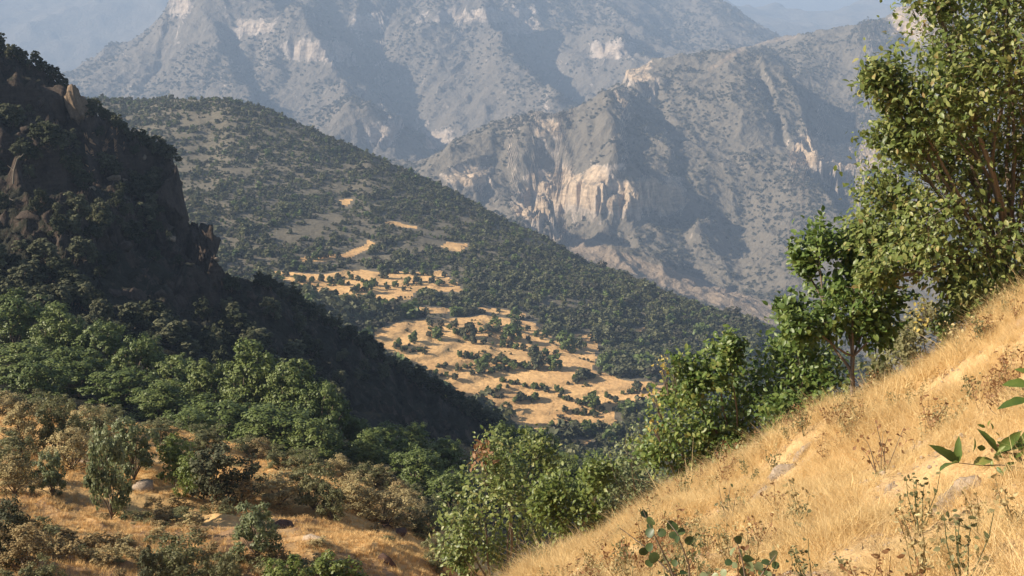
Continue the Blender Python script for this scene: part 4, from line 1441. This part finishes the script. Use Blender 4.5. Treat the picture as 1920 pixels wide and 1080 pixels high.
BANK = [  # centre x, top y, base y, width px, kind, label
    (208, 800, 975, 80, 'b', 'tall narrow grey green shrub standing on the dry bank'),
    (250, 785, 900, 95, 'b', 'leafy green shrub behind the right shoulder of the tall narrow grey green one'),
    (97, 845, 932, 62, 'b', 'small grey green shrub casting a shadow on the bank near the left'),
    (335, 815, 905, 85, 'l', 'pale yellow green shrub left of the dark round one'),
    (358, 850, 930, 60, 'l', 'narrow pale green shrub in front of the dark round one'),
    (415, 835, 950, 130, 'd', 'dark olive rounded shrub with black shade at its right foot'),
    (455, 900, 955, 60, 'n', 'low brown shrub at the right foot of the dark olive one'),
    (482, 945, 1045, 95, 'b', 'sparse little sapling alone on the golden grass of the bank'),
    (40, 762, 850, 110, 't', 'tan dry shrub at the far left below the wood'),
    (110, 750, 860, 80, 'o', 'yellowish olive shrub behind the tan one at the left of the bank'),
    (140, 800, 880, 100, 't', 'brownish tan shrub between the small shrub and the tall narrow one'),
    (20, 815, 900, 100, 'o', 'greenish dry shrub touching the left edge of the photo above the small shrub'),
    (30, 855, 925, 90, 't', 'reddish tan low shrub at the left edge of the photo'),
    (175, 770, 850, 90, 'o', 'olive dry shrub below the wood left of the leafy green one'),
    (520, 885, 945, 110, 't', 'tan low shrub below the central clump of trees'),
    (590, 865, 955, 90, 'o', 'yellow olive upright shrub in the middle of the bank edge'),
    (625, 905, 975, 60, 'o', 'small olive shrub right of the upright yellow olive one'),
    (660, 895, 955, 110, 't', 'greyish tan shrub along the right part of the bank edge'),
    (730, 918, 985, 110, 't', 'tan shrub at the right end of the bank edge'),
    (790, 950, 1010, 90, 'o', 'olive shrub at the lower right corner of the dry bank'),
    (15, 940, 1060, 95, 'd', 'dark green bush cut by the left edge near the bottom'),
    (50, 985, 1075, 100, 'n', 'brown bush right of the dark bush at bottom left'),
    (335, 1005, 1110, 120, 'o', 'grey olive bush at the bottom of the photo left of the sapling'),
    (285, 1025, 1120, 60, 'd', 'dark stemmed bush at the bottom edge left of the grey olive one'),
    (425, 1035, 1110, 60, 'o', 'small pale olive bush at the bottom below the sapling'),
    (80, 1050, 1120, 80, 'o', 'olive tuft at the bottom edge far left'),
    (830, 1000, 1070, 70, 'o', 'dry olive shrub left of the foot of the rusty topped bush'),
    (860, 960, 1060, 70, 'b', 'grey green shrub hugging the left side of the rusty topped bush'),
    (535, 1045, 1130, 110, 'l', 'bright lime green bush at the bottom edge left of its taller twin'),
    (630, 1040, 1140, 120, 'l', 'bright lime green bush at the bottom edge, the right one of the pair')]
cnt = {}
for (px_, pt, pb, w, kd, lab) in BANK:
    p = bank.hit(px_, min(pb, 1079 if pb < 1100 else pb), 13)
    if p is None:
        continue
    v = KIND[kd][cnt.get(kd, 0) % 2]
    cnt[kd] = cnt.get(kd, 0) + 1
    o = tree_proto('shrub', *v)
    D = p[1]
    h = (W(px_, pt, D)[2] - p[2])
    wx = w * D / F_PX * 1.15
    o.location = (p[0], p[1], p[2] - 0.06)
    o.scale = (wx, wx, max(h, 0.4))
    o.rotation_euler = (0, 0, r.uniform(0, 6.28))
    tag(o, lab, 'shrub', 'shrubs on the dry bank')

CREST = [(-5, 745, 70, 't'), (70, 770, 60, 'n'), (165, 800, 70, 't'), (205, 770, 60, 'o'), (300, 790, 70, 'o'), (280, 815, 50, 't'), (385, 815, 70, 'o'), (440, 835, 60, 't'), (470, 860, 60, 'o'), (545, 872, 60, 't'),
         (490, 880, 50, 'n'), (570, 885, 60, 'o'), (640, 890, 60, 't'), (685, 905, 60, 'o'), (705, 915, 60, 't'), (760, 935, 60, 'o'), (770, 950, 55, 't'), (800, 960, 60, 'o'), (820, 975, 60, 'b'), (610, 900, 50, 'n'), (525, 865, 55, 'o'), (340, 800, 60, 't'), (110, 775, 60, 'o'), (60, 800, 70, 'o'), (750, 955, 50, 'n'), (845, 985, 60, 'o')]
CWORD = {'t': 'tan', 'n': 'brown', 'o': 'olive', 'b': 'grey green'}
for (px_, pt, w, kd) in [c for q, c in enumerate(CREST) if not (c[3] in 'tn' and q % 2)]:
    D = 47 + r.uniform(-2.5, 2.5)
    p = W(px_, pt, D)
    zb = float(bank.z(p[0], D))
    h = max(1.0, min(2.4, p[2] - zb))
    o = tree_proto('shrub', *KIND[kd][int(r.integers(2))])
    wx = w * D / F_PX * 1.3
    o.location = (p[0], D, zb - 0.1)
    o.scale = (wx, wx, h)
    o.rotation_euler = (0, 0, r.uniform(0, 6.28))
    side = 'left half' if px_ < 420 else 'right half'
    tag(o, f'low {CWORD[kd]} shrub in the ragged hedge along the top of the bank, {side}', 'shrub', f'{CWORD[kd]} hedge shrubs, {side}')

def tuft_mesh(name, seed, n, mat, spread, bend, width, tint=(0, 1)):
    rr = np.random.default_rng(seed)
    a = rr.uniform(0, 2 * math.pi, n)
    P0 = np.stack([np.cos(a), np.sin(a), 0 * a], -1) * (spread * rr.random(n) ** 0.7)[:, None]
    h = rr.uniform(0.5, 1.0, n)
    lean = np.stack([np.cos(a), np.sin(a), 0 * a], -1) * 0.35 + rr.normal(size=(n, 3)) * bend
    lean[:, 2] = 0
    sd = np.stack([-np.sin(a + rr.normal(size=n)), np.cos(a), 0 * a], -1) * width
    V = []
    for t, wd in ((0, 1), (0.5, 0.8), (1.0, 0.25)):
        c = P0 + lean * (t ** 1.7) * h[:, None] + np.array([0, 0, 1.0]) * (t * h)[:, None]
        V += [c - sd * wd, c + sd * wd]
    V = np.stack(V, 1).reshape(-1, 3)
    b = (np.arange(n) * 6)[:, None]
    F = np.concatenate([b + np.array([[0, 1, 3, 2]]), b + np.array([[2, 3, 5, 4]])])
    t = np.clip(rr.beta(2, 2, n) * (tint[1] - tint[0]) + tint[0], 0, 1)
    return mesh_np(name, V, [F], mat, {'tint': np.repeat(t, 6)})



# dark brown undergrowth and straw on the bank
X, Y, Z = sample_layer(bank, 9000, (-0.48, 0.12), (18, 52), r)
px, py = to_px(X, Y, Z)
d = fbm(X * 0.25, Y * 0.25, 4, 301) + 0.6 * sstep(33, 26, Y + 0.25 * X) - 0.35 * sstep(32, 38, Y)
keep = (d + r.normal(size=len(X)) * 0.15 > 0.6) & (r.random(len(X)) < 0.35)
X1, Y1, Z1 = X[keep], Y[keep], Z[keep]
low_v = [unit_tree(220 + q, 700, M[('brown', 'brown', 'tan', 'brown', 'olive')[q]], 0.06, 8, False, low=-0.1, lr=1.3)[1] for q in range(5)]
scatter('dry_undergrowth', np.stack([X1, Y1, Z1 - 0.05], -1), vary(len(X1), r, 0.3, 0.75, (0.45, 0.75)), r.uniform(0, 6.28, len(X1)), low_v,
        'brown withered undergrowth in patches over the dry bank', 'undergrowth')


tufts2 = [tuft_mesh('tuft', 400 + i, 26, M['straw2'], 0.5, 0.25, 0.022, [(0, .6), (0.3, 1), (0.2, .9), (0.5, 1)][i]) for i in range(4)]
X, Y, Z = sample_layer(bank, 92000, (-0.62, 0.14), (16, 56), r)
keep = (fbm(X * 0.2, Y * 0.2, 3, 305) + 0.7 * r.random(len(X)) > 0.10)
X, Y, Z = X[keep], Y[keep], Z[keep]
scatter('bank_grass', np.stack([X, Y, Z - 0.02], -1), vary(len(X), r, 0.07, 0.16), r.uniform(0, 6.28, len(X)), tufts2, 'dry golden grass on the lower left bank', 'grass')

for k, (px_, py_, s, lab) in enumerate([(725, 992, 0.42, 'dark reddish stone lying on the grass of the bank, left of a pair'), (748, 998, 0.38, 'dark reddish stone lying on the grass of the bank, right of a pair'), (528, 990, 0.5, 'black stone beside the sparse sapling on the bank'),
                                        (720, 1052, 0.4, 'dark stone low on the bank near the bottom of the photo'), (262, 915, 0.5, 'grey brown stone right of the tall narrow shrub'), (160, 868, 0.45, 'pale stone beside the brownish tan shrub'), (590, 1012, 0.35, 'small grey stone in the grass right of the sapling')]):
    p = on(bank, px_, py_, 13, 0.05)
    rock('stone', p, (s, s * 0.8, s * 0.6), 330 + k, M['rock_dark'] if k in (0, 1, 2, 3) else M['rock_grey'], lab, 'stone', rz=k, sub=2)

# ------------------------------------------------------------------ near slope: grass
r = np.random.default_rng(99)
tufts = [tuft_mesh('tuft', 420 + i, 40, M['straw'], 0.9, 0.8, 0.010, [(0, .7), (0.2, 1), (0.35, 1), (0.1, .8), (0.5, 1)][i]) for i in range(5)]
X, Y, Z = sample_layer(slope, 80000, (-0.02, 0.50), (3.0, 17.5), r)
bare = fbm(X * 0.8, Y * 0.8, 4, 401) + 0.4 * perlin(X * 3, Y * 3, 5)
keep = bare + r.normal(size=len(X)) * 0.2 > -0.10
px, py = to_px(X, Y, Z)
for (ax_, ay_, bx_, by_, w_) in ((1515, 838, 1420, 945, 34), (1830, 900, 1770, 950, 28), (1750, 778, 1785, 775, 14), (1460, 990, 1330, 1025, 16)):
    keep &= seg_dist(px, py, [(ax_, ay_), (bx_, by_)]) > w_ * r.uniform(0.1, 0.75, len(X))
X, Y, Z = X[keep], Y[keep], Z[keep]
hgt = np.clip(0.068 + 0.05 * fbm(X * 0.7, Y * 0.7, 4, 403) + 0.04 * sstep(9, 14, Y), 0.028, 0.2) * np.exp(0.22 * r.normal(size=len(X)))
S = r.uniform(0.7, 1.25, len(X))[:, None] * np.stack([hgt * 1.1, hgt * 1.1, hgt], -1)
tilt = np.stack([r.normal(size=len(X)) * 0.2 , r.normal(size=len(X)) * 0.2 + 0.12, r.uniform(0, 6.28, len(X))], -1)
scatter('golden_grass', np.stack([X, Y, Z - 0.01], -1), S, tilt, tufts, 'dense fine golden grass covering the near slope', 'grass')

# small stones and clods on the bare soil
clod = [rock_mesh('clod', 470 + q, M['rock_grey'], (1, .8, .55), 0.5, 10, 1) for q in range(4)]
X, Y, Z = sample_layer(slope, 9000, (0.0, 0.48), (3.5, 14), r)
keep = fbm(X * 0.8, Y * 0.8, 4, 401) + 0.4 * perlin(X * 3, Y * 3, 5) + r.normal(size=len(X)) * 0.22 < 0.0
X, Y, Z = X[keep], Y[keep], Z[keep]
scatter('soil_stones', np.stack([X, Y, Z], -1), np.exp(r.normal(size=len(X)) * 0.45) * 0.011, r.uniform(0, 6.28, len(X)), clod, 'small stones and clods on the bare soil between the golden grass', 'gravel')

# withered weeds among the grass
weed_v = []
for i in range(5):
    rr = np.random.default_rng(450 + i)
    acc = Acc()
    tips = []
    for k in range(5):
        a = rr.uniform(0, 6.28)
        P = branch(acc, (0, 0, -0.05), (math.cos(a) * .3, math.sin(a) * .3, rr.uniform(.5, 1)), 0.012, 0.005, rr, 0.1, 3, 5)
        tips += list(P[2:])
    n0 = acc.n
    n = 80
    Pp = np.array(tips)[rr.integers(len(tips), size=n)] + rr.normal(size=(n, 3)) * 0.05
    V, F = place_template(LEAF_V, [LEAF_T, LEAF_Q], Pp, frames(rand_dirs(n, rr), rand_dirs(n, rr)), rr.uniform(0.05, 0.11, n))
    acc.add(V, *F)
    t = np.clip(rr.random(n), 0, 1)
    weed_v.append(acc.mesh('weed', [M['rust'], M['tan'], M['rust'], M['tan'], M['olive']][i], attrs={'tint': np.concatenate([np.full(n0, 0.2), np.repeat(t, len(LEAF_V))])}))
X, Y, Z = sample_layer(slope, 1300, (0.0, 0.47), (4, 14.5), r)
keep = fbm(X * 0.6, Y * 0.6, 3, 409) + r.normal(size=len(X)) * 0.25 > 0.12
X, Y, Z = X[keep], Y[keep], Z[keep]
scatter('withered_weeds', np.stack([X, Y, Z], -1), vary(len(X), r, 0.12, 0.34), r.uniform(0, 6.28, len(X)), weed_v, 'withered brown weeds scattered through the golden grass', 'weeds')

# stones of the near slope
for k, (px_, py_, sx_, sy_, sz_, rz, lab) in enumerate([
        (1508, 846, .30, .13, .13, 0.9, 'upper grey slab of the long outcrop in the middle of the golden slope'), (1470, 885, .32, .16, .12, 0.8, 'middle grey slab of the long outcrop on the golden slope'),
        (1437, 925, .26, .15, .11, 0.7, 'lowest grey slab of the long outcrop on the golden slope'), (1788, 938, .26, .14, .12, 0.6, 'weathered grey slab below the long leaved sprig at the right'),
        (1818, 905, .18, .11, .1, 0.4, 'small brown grey slab just under the long leaved sprig'), (1765, 778, .17, .08, .09, 0.3, 'lone pale stone in the grass on the upper right of the slope'),
        (1440, 1005, .15, .07, .04, 0.8, 'pale flat stone between the round leaved plants and the outcrop'), (1345, 1022, .08, .05, .03, 0.3, 'small pale stone left of the upright round leaved plant'),
        (1762, 697, .07, .05, .04, 0.3, 'tiny white stone high on the slope near the skyline'), (1660, 808, .06, .05, .05, 0.3, 'tiny white stone above the brown withered sprig'),
        (1675, 915, .10, .06, .05, 0.5, 'pale stone at the foot of the brown withered sprig')]):
    p = on(slope, px_, py_, 2, 0.35 * sz_)
    rock('slope_stone', p, (sx_, sy_, sz_), 350 + k, M['rock_grey'], lab, 'stone', rz=rz, tilt=-0.25, cuts=16, lump=0.55)

# ------------------------------------------------------------------ near bushes and trees with their leaves
r = np.random.default_rng(123)
big = [(1800, 50, 110), (1905, 60, 130), (1765, 185, 100), (1675, 150, 55), (1640, 145, 28), (1860, 200, 140), (1735, 285, 90), (1680, 250, 45), (1830, 330, 140), (1925, 330, 140), (1650, 370, 65), (1740, 410, 105),
       (1615, 440, 45), (1850, 460, 110), (1925, 480, 100), (1690, 470, 55), (1785, 510, 50), (1870, 545, 60), (1925, 555, 55), (1815, 560, 35), (1960, 200, 150), (1750, -20, 55), (1850, -70, 120), (1970, -60, 130), (1640, 510, 30), (1700, 40, 0)]
big = [b for b in big if b[2] > 0] + [(1830, 120, 90), (1880, 0, 110), (1920, 260, 120), (1790, 250, 80)]
lob = px_lobes(big, 12.6, r, 0.7)
pb = W(1925, 590, 12.9)
pb[2] = slope.z(pb[0], pb[1]) - 0.02
oak_root = lobe_plant('oak_tree', pb, lob, 34000, 0.068, M['oak'], 0.05, 501, 'large leafy oak filling the upper right corner above the golden slope', 'tree',
                      nobj=300, tips_per=22, tip_sigma=0.30, stems=4, fork=0.3)
sm = [(1530, 455, 50), (1585, 450, 48), (1620, 490, 45), (1600, 540, 62), (1555, 545, 55), (1645, 560, 55), (1655, 615, 40), (1500, 485, 32), (1480, 575, 26), (1545, 600, 45), (1600, 610, 50), (1500, 610, 35)]
pb = on(slope, 1612, 748, 8)
pb[1] += 1.0
pb[0] = (1612 - 960) / F_PX * pb[1] * 1.03
pb[2] = slope.z(pb[0], pb[1])
lobe_plant('small_oak_tree', pb, px_lobes(sm, pb[1] + 0.2, r, 0.45), 5600, 0.08, M['oak2'], 0.026, 502, 'slender small oak with bare reddish stems at the crest of the golden slope', 'tree', tint=(0, 0.8),
           nobj=300, tips_per=12, tip_sigma=0.27, stems=3, fork=0.5, bole=W(1598, 702, pb[1]))

BUSH = [
    ('bush', (1500, 815), 16.2, [(1480, 655, 55), (1540, 690, 55), (1440, 720, 65), (1500, 625, 35), (1520, 740, 50), (1470, 770, 50)], 4600, 0.085, 'oak2', (0, 0.85), 'dense dark green bush directly left of the slender small oak', 0.03, []),
    ('bush', (1385, 860), 16.8, [(1350, 690, 55), (1400, 750, 65), (1330, 770, 65), (1295, 700, 40), (1380, 820, 40), (1370, 650, 25)], 4600, 0.085, 'oak2', (0.05, 0.95), 'glossy green bush second from the slender small oak', 0.03, []),
    ('bush', (1295, 905), 16.8, [(1265, 800, 55), (1240, 850, 45), (1320, 845, 45), (1270, 740, 40), (1300, 880, 35)], 3400, 0.08, 'oak2', (0.2, 1), 'green bush with yellow sprays on its upper left side', 0.025,
     [(1242, 682, 18, 26, 'yellow', 0.06), (1228, 745, 14, 16, 'yellow', 0.07), (1225, 800, 14, 14, 'yellow', 0.07), (1262, 690, 14, 30, 'lime', 0.08)]),
    ('bush', (1200, 960), 18.0, [(1185, 850, 50), (1215, 910, 50), (1160, 900, 45), (1150, 950, 35), (1240, 930, 35)], 2100, 0.06, 'blue', (0.2, 1), 'thin grey green bush with pale stems between the lime bush and the yellow flecked one', 0.02, []),
    ('bush', (945, 1065), 19.5, [(925, 870, 55), (900, 945, 65), (965, 920, 60), (875, 1000, 50), (980, 985, 60), (935, 1020, 60), (1005, 860, 40), (860, 1040, 35)], 5200, 0.085, 'oak', (0.1, 0.95), 'tall green bush with a rusty dead spray at its top', 0.035,
     [(905, 852, 24, 120, 'rust', 0.09)]),
    ('bush', (1075, 1025), 18.5, [(1050, 905, 45), (1100, 950, 55), (1055, 975, 50), (1120, 890, 35), (1020, 930, 35), (1125, 985, 30)], 3800, 0.085, 'lime', (0, 0.8), 'lighter lime green bush right of the rusty topped bush', 0.03, []),
    ('bush', (1535, 782), 15.0, [(1520, 765, 22), (1560, 755, 22), (1590, 750, 18)], 700, 0.07, 'lime', (0.5, 1), 'low yellow green bush on the crest left of the slender oak foot', 0.012, []),
    ('bush', (1660, 722), 14.6, [(1650, 690, 30), (1690, 660, 28), (1640, 720, 18), (1670, 640, 26)], 1500, 0.06, 'olive', (0.1, 0.9), 'small olive bush right of the slender oak stems', 0.015, []),
    ('bush', (1760, 660), 14.4, [(1735, 590, 40), (1700, 620, 30), (1770, 620, 30), (1700, 650, 30), (1760, 590, 30)], 1900, 0.055, 'olive', (0.5, 1), 'thin straw coloured bush below the lowest branches of the large oak', 0.015, [(1735, 585, 25, 60, 'yellow', 0.06)]),
    ('bush', (1830, 600), 13.6, [(1800, 585, 34), (1840, 560, 34), (1770, 610, 24), (1790, 630, 20)], 1100, 0.065, 'oak2', (0.2, 1), 'green bush at the skyline of the slope under the large oak', 0.015, [])]
for k, (nm, (bx, by), D, lb, n, lf, mt, tn, lab, tr, ex) in enumerate(BUSH):
    b = W(bx, by, D)
    zs = max(float(slope.z(b[0], D)), -1e9)
    if b[2] < zs or b[2] > zs:
        b[2] = zs
    exl = []
    for (ex_, ey_, er_, en_, em_, es_) in ex:
        q = W(ex_, ey_, D - 0.5)
        exl.append((q[0], q[1], q[2], er_ * D / F_PX, en_, M[em_], es_))
    lobe_plant(nm, b, px_lobes(lb, D, r, 0.6), n, lf, M[mt], tr, 520 + k, lab, 'bush', 'bushes along the crest of the golden slope', tint=tn, nobj=150 if n > 2000 else 60,
               tips_per=12, tip_sigma=0.3, extra_lobes=exl, stems=3, bark='bark', bare_twigs=10 if mt == 'blue' else 0)


# ------------------------------------------------------------------ sprigs in the foreground
def sprig(name, base, stems, leaves, TV, tvn, mat, label, cat='plant', tints=(0, .8), seed=0, bark='bark', r0=0.006):
    """stems: lists of points; leaves: (base point, tip point, width factor, tint)"""
    rr = np.random.default_rng(seed)
    base = np.asarray(base, float)
    root = empty(name, base)
    tag(root, label, cat)
    acc = Acc()
    for st in stems:
        P = np.array(st, float) - base
        q = np.linspace(0, len(P) - 1, 4 * len(P))
        P = np.stack([np.interp(q, np.arange(len(P)), P[:, i]) for i in range(3)], -1)
        V, F = tube(P, np.linspace(r0, 0.0018, len(P)), 5)
        acc.add(V, F)
    link('stem', acc.mesh('stem', M[bark]), root)
    for (a, b, wd, tn) in leaves:
        a, b = np.asarray(a) - base, np.asarray(b) - base
        ax = (b - a)[None]
        L = np.linalg.norm(ax)
        R = frames(ax, np.array([[-0.3, -0.55, 0.6]]) + rr.normal(size=(1, 3)) * 0.35)[0]
        V = TV[0] * np.array([wd, 1, 1])
        me = mesh_np('leaf', V, TV[1], mat, {'tint': np.full(len(V), tn)}, smooth=True)
        o = bpy.data.objects.new('leaf', me)
        COL.objects.link(o)
        o.parent = root
        o.matrix_local = Matrix(np.block([[R * L, a[:, None]], [np.zeros((1, 3)), np.ones((1, 1))]]).tolist())
    return root


def foot(px_, D):
    p = W(px_, 1080, D)
    p[2] = float(slope.z(p[0], D)) - 0.03
    return p


r = np.random.default_rng(31)
# round leaved shoots, bottom middle


def blade(rows, prof, fold=0.12, curl=0.16):
    """a broad leaf with a midrib: outline half widths prof(t), folded and curled"""
    V, F = [(0, 0, 0)], []
    for k in range(1, rows):
        t = k / rows
        w = prof(t)
        z = -curl * t * t
        V += [(-w, t, z + fold * w), (0, t, z), (w, t, z + fold * w)]
    V.append((0, 1, -curl))
    T = [(0, 2, 1), (0, 3, 2)]
    Q = []
    for k in range(rows - 2):
        a = 1 + 3 * k
        Q += [(a, a + 1, a + 4, a + 3), (a + 1, a + 2, a + 5, a + 4)]
    e = len(V) - 1
    T += [(e - 3, e - 2, e), (e - 2, e - 1, e)]
    return np.array(V, float), [np.array(T), np.array(Q)]


ROUND_L = blade(8, lambda t: 0.54 * math.sqrt(max(0, 1 - (2 * t - 1) ** 2)) * (1.06 - 0.12 * t), 0.25, 0.12)
LONG_L = blade(9, lambda t: 0.165 * math.sin(math.pi * t ** 0.85) ** 0.85 * (1 + 0.10 * math.cos(t * 40)), 0.5, 0.2)
c1 = [(1208, 965), (1221, 977), (1219, 987), (1219, 999), (1241, 999), (1257, 984), (1265, 987), (1263, 1005), (1270, 1011), (1277, 997), (1292, 1013), (1206, 1034), (1218, 1026), (1217, 1056), (1226, 1045), (1265, 1056), (1281, 1074), (1250, 1078)]
D0 = 5.0
st1 = [[foot(1300, D0 + .1), W(1285, 1090, D0), W(1254, 1072, D0), W(1208, 1024, D0 + .05), W(1162, 990, D0 + .1)], [foot(1300, D0), W(1292, 1060, D0), W(1270, 1000, D0 - .05), W(1250, 975, D0)],
       [foot(1305, D0), W(1255, 1060, D0), W(1225, 1000, D0), W(1205, 955, D0)]]
lv = []
for (x, y) in c1:
    d = D0 + r.uniform(-.12, .12)
    a = r.uniform(0, 6.28)
    s = r.uniform(6, 10)
    lv.append((W(x - s * math.cos(a), y - s * math.sin(a), d), W(x + s * math.cos(a), y + s * math.sin(a), d + r.uniform(-.02, .02)), r.uniform(0.7, 1.0), r.uniform(0, .6)))
sprig('round_leaf_plant', foot(1300, D0), st1, lv, ROUND_L, 'round', M['redbud'], 'slender shoots with round dark leaves rising at the bottom middle', seed=1)
c2 = [(1384, 1012), (1374, 1034), (1391, 1038), (1403, 1047), (1405, 1060), (1450, 1042), (1376, 1060), (1366, 1055), (1436, 1055), (1454, 1060), (1430, 1073), (1394, 1075), (1357, 1075), (1410, 1073), (1441, 1076), (1422, 1062), (1383, 1048), (1340, 1082), (1320, 1078)]
D1 = 4.8
st2 = [[foot(1400, D1), W(1400, 1100, D1), W(1392, 1050, D1), W(1380, 1010, D1)], [foot(1405, D1), W(1420, 1090, D1), W(1440, 1060, D1), W(1455, 1040, D1)], [foot(1395, D1), W(1380, 1095, D1), W(1350, 1075, D1)]]
lv = []
for (x, y) in c2:
    d = D1 + r.uniform(-.12, .12)
    a = r.uniform(0, 6.28)
    s = r.uniform(6, 9.5)
    lv.append((W(x - s * math.cos(a), y - s * math.sin(a), d), W(x + s * math.cos(a), y + s * math.sin(a), d + r.uniform(-.02, .02)), r.uniform(0.7, 1.0), r.choice([0.2, 0.4, 0.9, 1.0])))
sprig('round_leaf_plant', foot(1400, D1), st2, lv, ROUND_L, 'round', M['redbud'], 'upright round leaved plant with pale and dark leaves at the bottom edge', seed=2)

# long leaved sprig at the right edge
D2 = 5.6
node = [(1797, 868), (1842, 872), (1870, 848), (1895, 845), (1925, 850)]
gp = W(1930, 905, D2)
gp[2] = float(slope.z(gp[0], D2)) - 0.03
st3 = [[gp, W(1928, 880, D2), W(1880, 872, D2), W(1842, 873, D2), W(1797, 868, D2)], [gp, W(1930, 870, D2), W(1900, 850, D2), W(1868, 848, D2)], [gp, W(1935, 820, D2), W(1935, 760, D2), W(1930, 720, D2)]]
lv = [(W(1797, 868, D2), W(1752, 834, D2 - .05), .8, .2), (W(1797, 868, D2), W(1796, 820, D2), .9, .3), (W(1797, 868, D2), W(1758, 872, D2 - .1), 1.0, .4), (W(1824, 848, D2), W(1832, 822, D2), 1.7, .1), (W(1832, 838, D2), W(1850, 842, D2), 1.8, .15),
      (W(1825, 870, D2), W(1862, 858, D2), 1.6, .9), (W(1870, 848, D2), W(1840, 803, D2), .8, .15), (W(1868, 848, D2), W(1918, 808, D2), 1.0, .5), (W(1880, 848, D2), W(1935, 825, D2), 1.0, .35), (W(1895, 850, D2), W(1925, 870, D2), 1.2, .2),
      (W(1890, 852, D2), W(1868, 838, D2), 1.0, .3), (W(1932, 722, D2), W(1882, 716, D2), 1.3, .45), (W(1932, 750, D2), W(1870, 759, D2), 1.0, .1), (W(1932, 700, D2), W(1905, 690, D2), 1.2, .6), (W(1910, 846, D2), W(1935, 800, D2), 1.2, .4)]
for q in range(26):
    ax_, ay_ = r.uniform(1845, 1935), r.uniform(800, 880)
    an_ = r.uniform(0, 6.28)
    ln_ = r.uniform(12, 26)
    dd = D2 + r.uniform(-.15, .2)
    lv.append((W(ax_, ay_, dd), W(ax_ + ln_ * math.cos(an_), ay_ - ln_ * math.sin(an_) * .8, dd + r.uniform(-.05, .05)), r.uniform(.9, 1.5), r.choice([.1, .3, .5, .8])))
sprig('oak_sprig', gp, st3, lv, LONG_L, 'long', M['oak2'], 'low oak sprig with long dark green leaves entering from the right edge', seed=3)
# its dead brown leaves: a separate withered plant beside it
for k, (cx, cy, D, w, h, n, mt, lab) in enumerate([(1890, 880, 5.9, 45, 45, 70, 'rust', 'withered reddish plant tangled below the long leaved oak sprig'),
                                                   (1890, 780, 7.4, 45, 40, 70, 'rust', 'withered pinkish plant above the long leaved oak sprig'),
                                                   (1655, 845, 7.6, 50, 65, 80, 'rust', 'tall brown withered sprig in the middle of the golden slope'),
                                                   (1660, 905, 7.2, 30, 30, 36, 'olive', 'small half green weed at the foot of the brown withered sprig'),
                                                   (1500, 1005, 6.4, 26, 34, 36, 'olive', 'small half green weed below the long grey outcrop'),
                                                   (1370, 945, 8.2, 24, 36, 40, 'olive', 'faded olive weed standing left of the long grey outcrop'),
                                                   (1890, 690, 9.0, 45, 45, 90, 'rust', 'withered orange brown plant at the right edge above the big leaves'),
                                                   (1800, 625, 11.5, 40, 22, 90, 'tan', 'pale withered shrub along the slope skyline under the large oak'),
                                                   (1700, 860, 7.9, 24, 40, 36, 'rust', 'short brown weed right of the tall withered sprig'),
                                                   (1810, 1065, 5.0, 30, 30, 30, 'olive', 'small green weed at the bottom edge on the right')]):
    rr = np.random.default_rng(600 + k)
    b = W(cx, cy + h, D)
    b[2] = float(slope.z(b[0], D)) - 0.02
    top = W(cx, cy, D)
    root = empty('withered_plant', b)
    tag(root, lab, 'plant')
    acc = Acc()
    tips = []
    for j in range(7):
        t_ = W(cx + rr.uniform(-1, 1) * w, cy - h + rr.uniform(0, 1.2) * h, D + rr.uniform(-.15, .15)) - b
        P = branch(acc, rr.normal(size=3) * .01, t_, 0.005, 0.0015, rr, 0.12, 4, 7)
        tips += list(P[2:])
    link('stem', acc.mesh('stem', M['bark']), root)
    Pp = np.array(tips)[rr.integers(len(tips), size=n)] + rr.normal(size=(n, 3)) * 0.025
    Rr = frames(rand_dirs(n, rr), rand_dirs(n, rr) * 0.6 + np.array([-.3, -.2, .7]))
    add_leaf_objects(root, Pp, Rr, rr.uniform(0.022, 0.045, n), leaf_variants('oval', LEAF_V, M[mt], 0, 1), rr)
print('objects', len(bpy.data.objects))
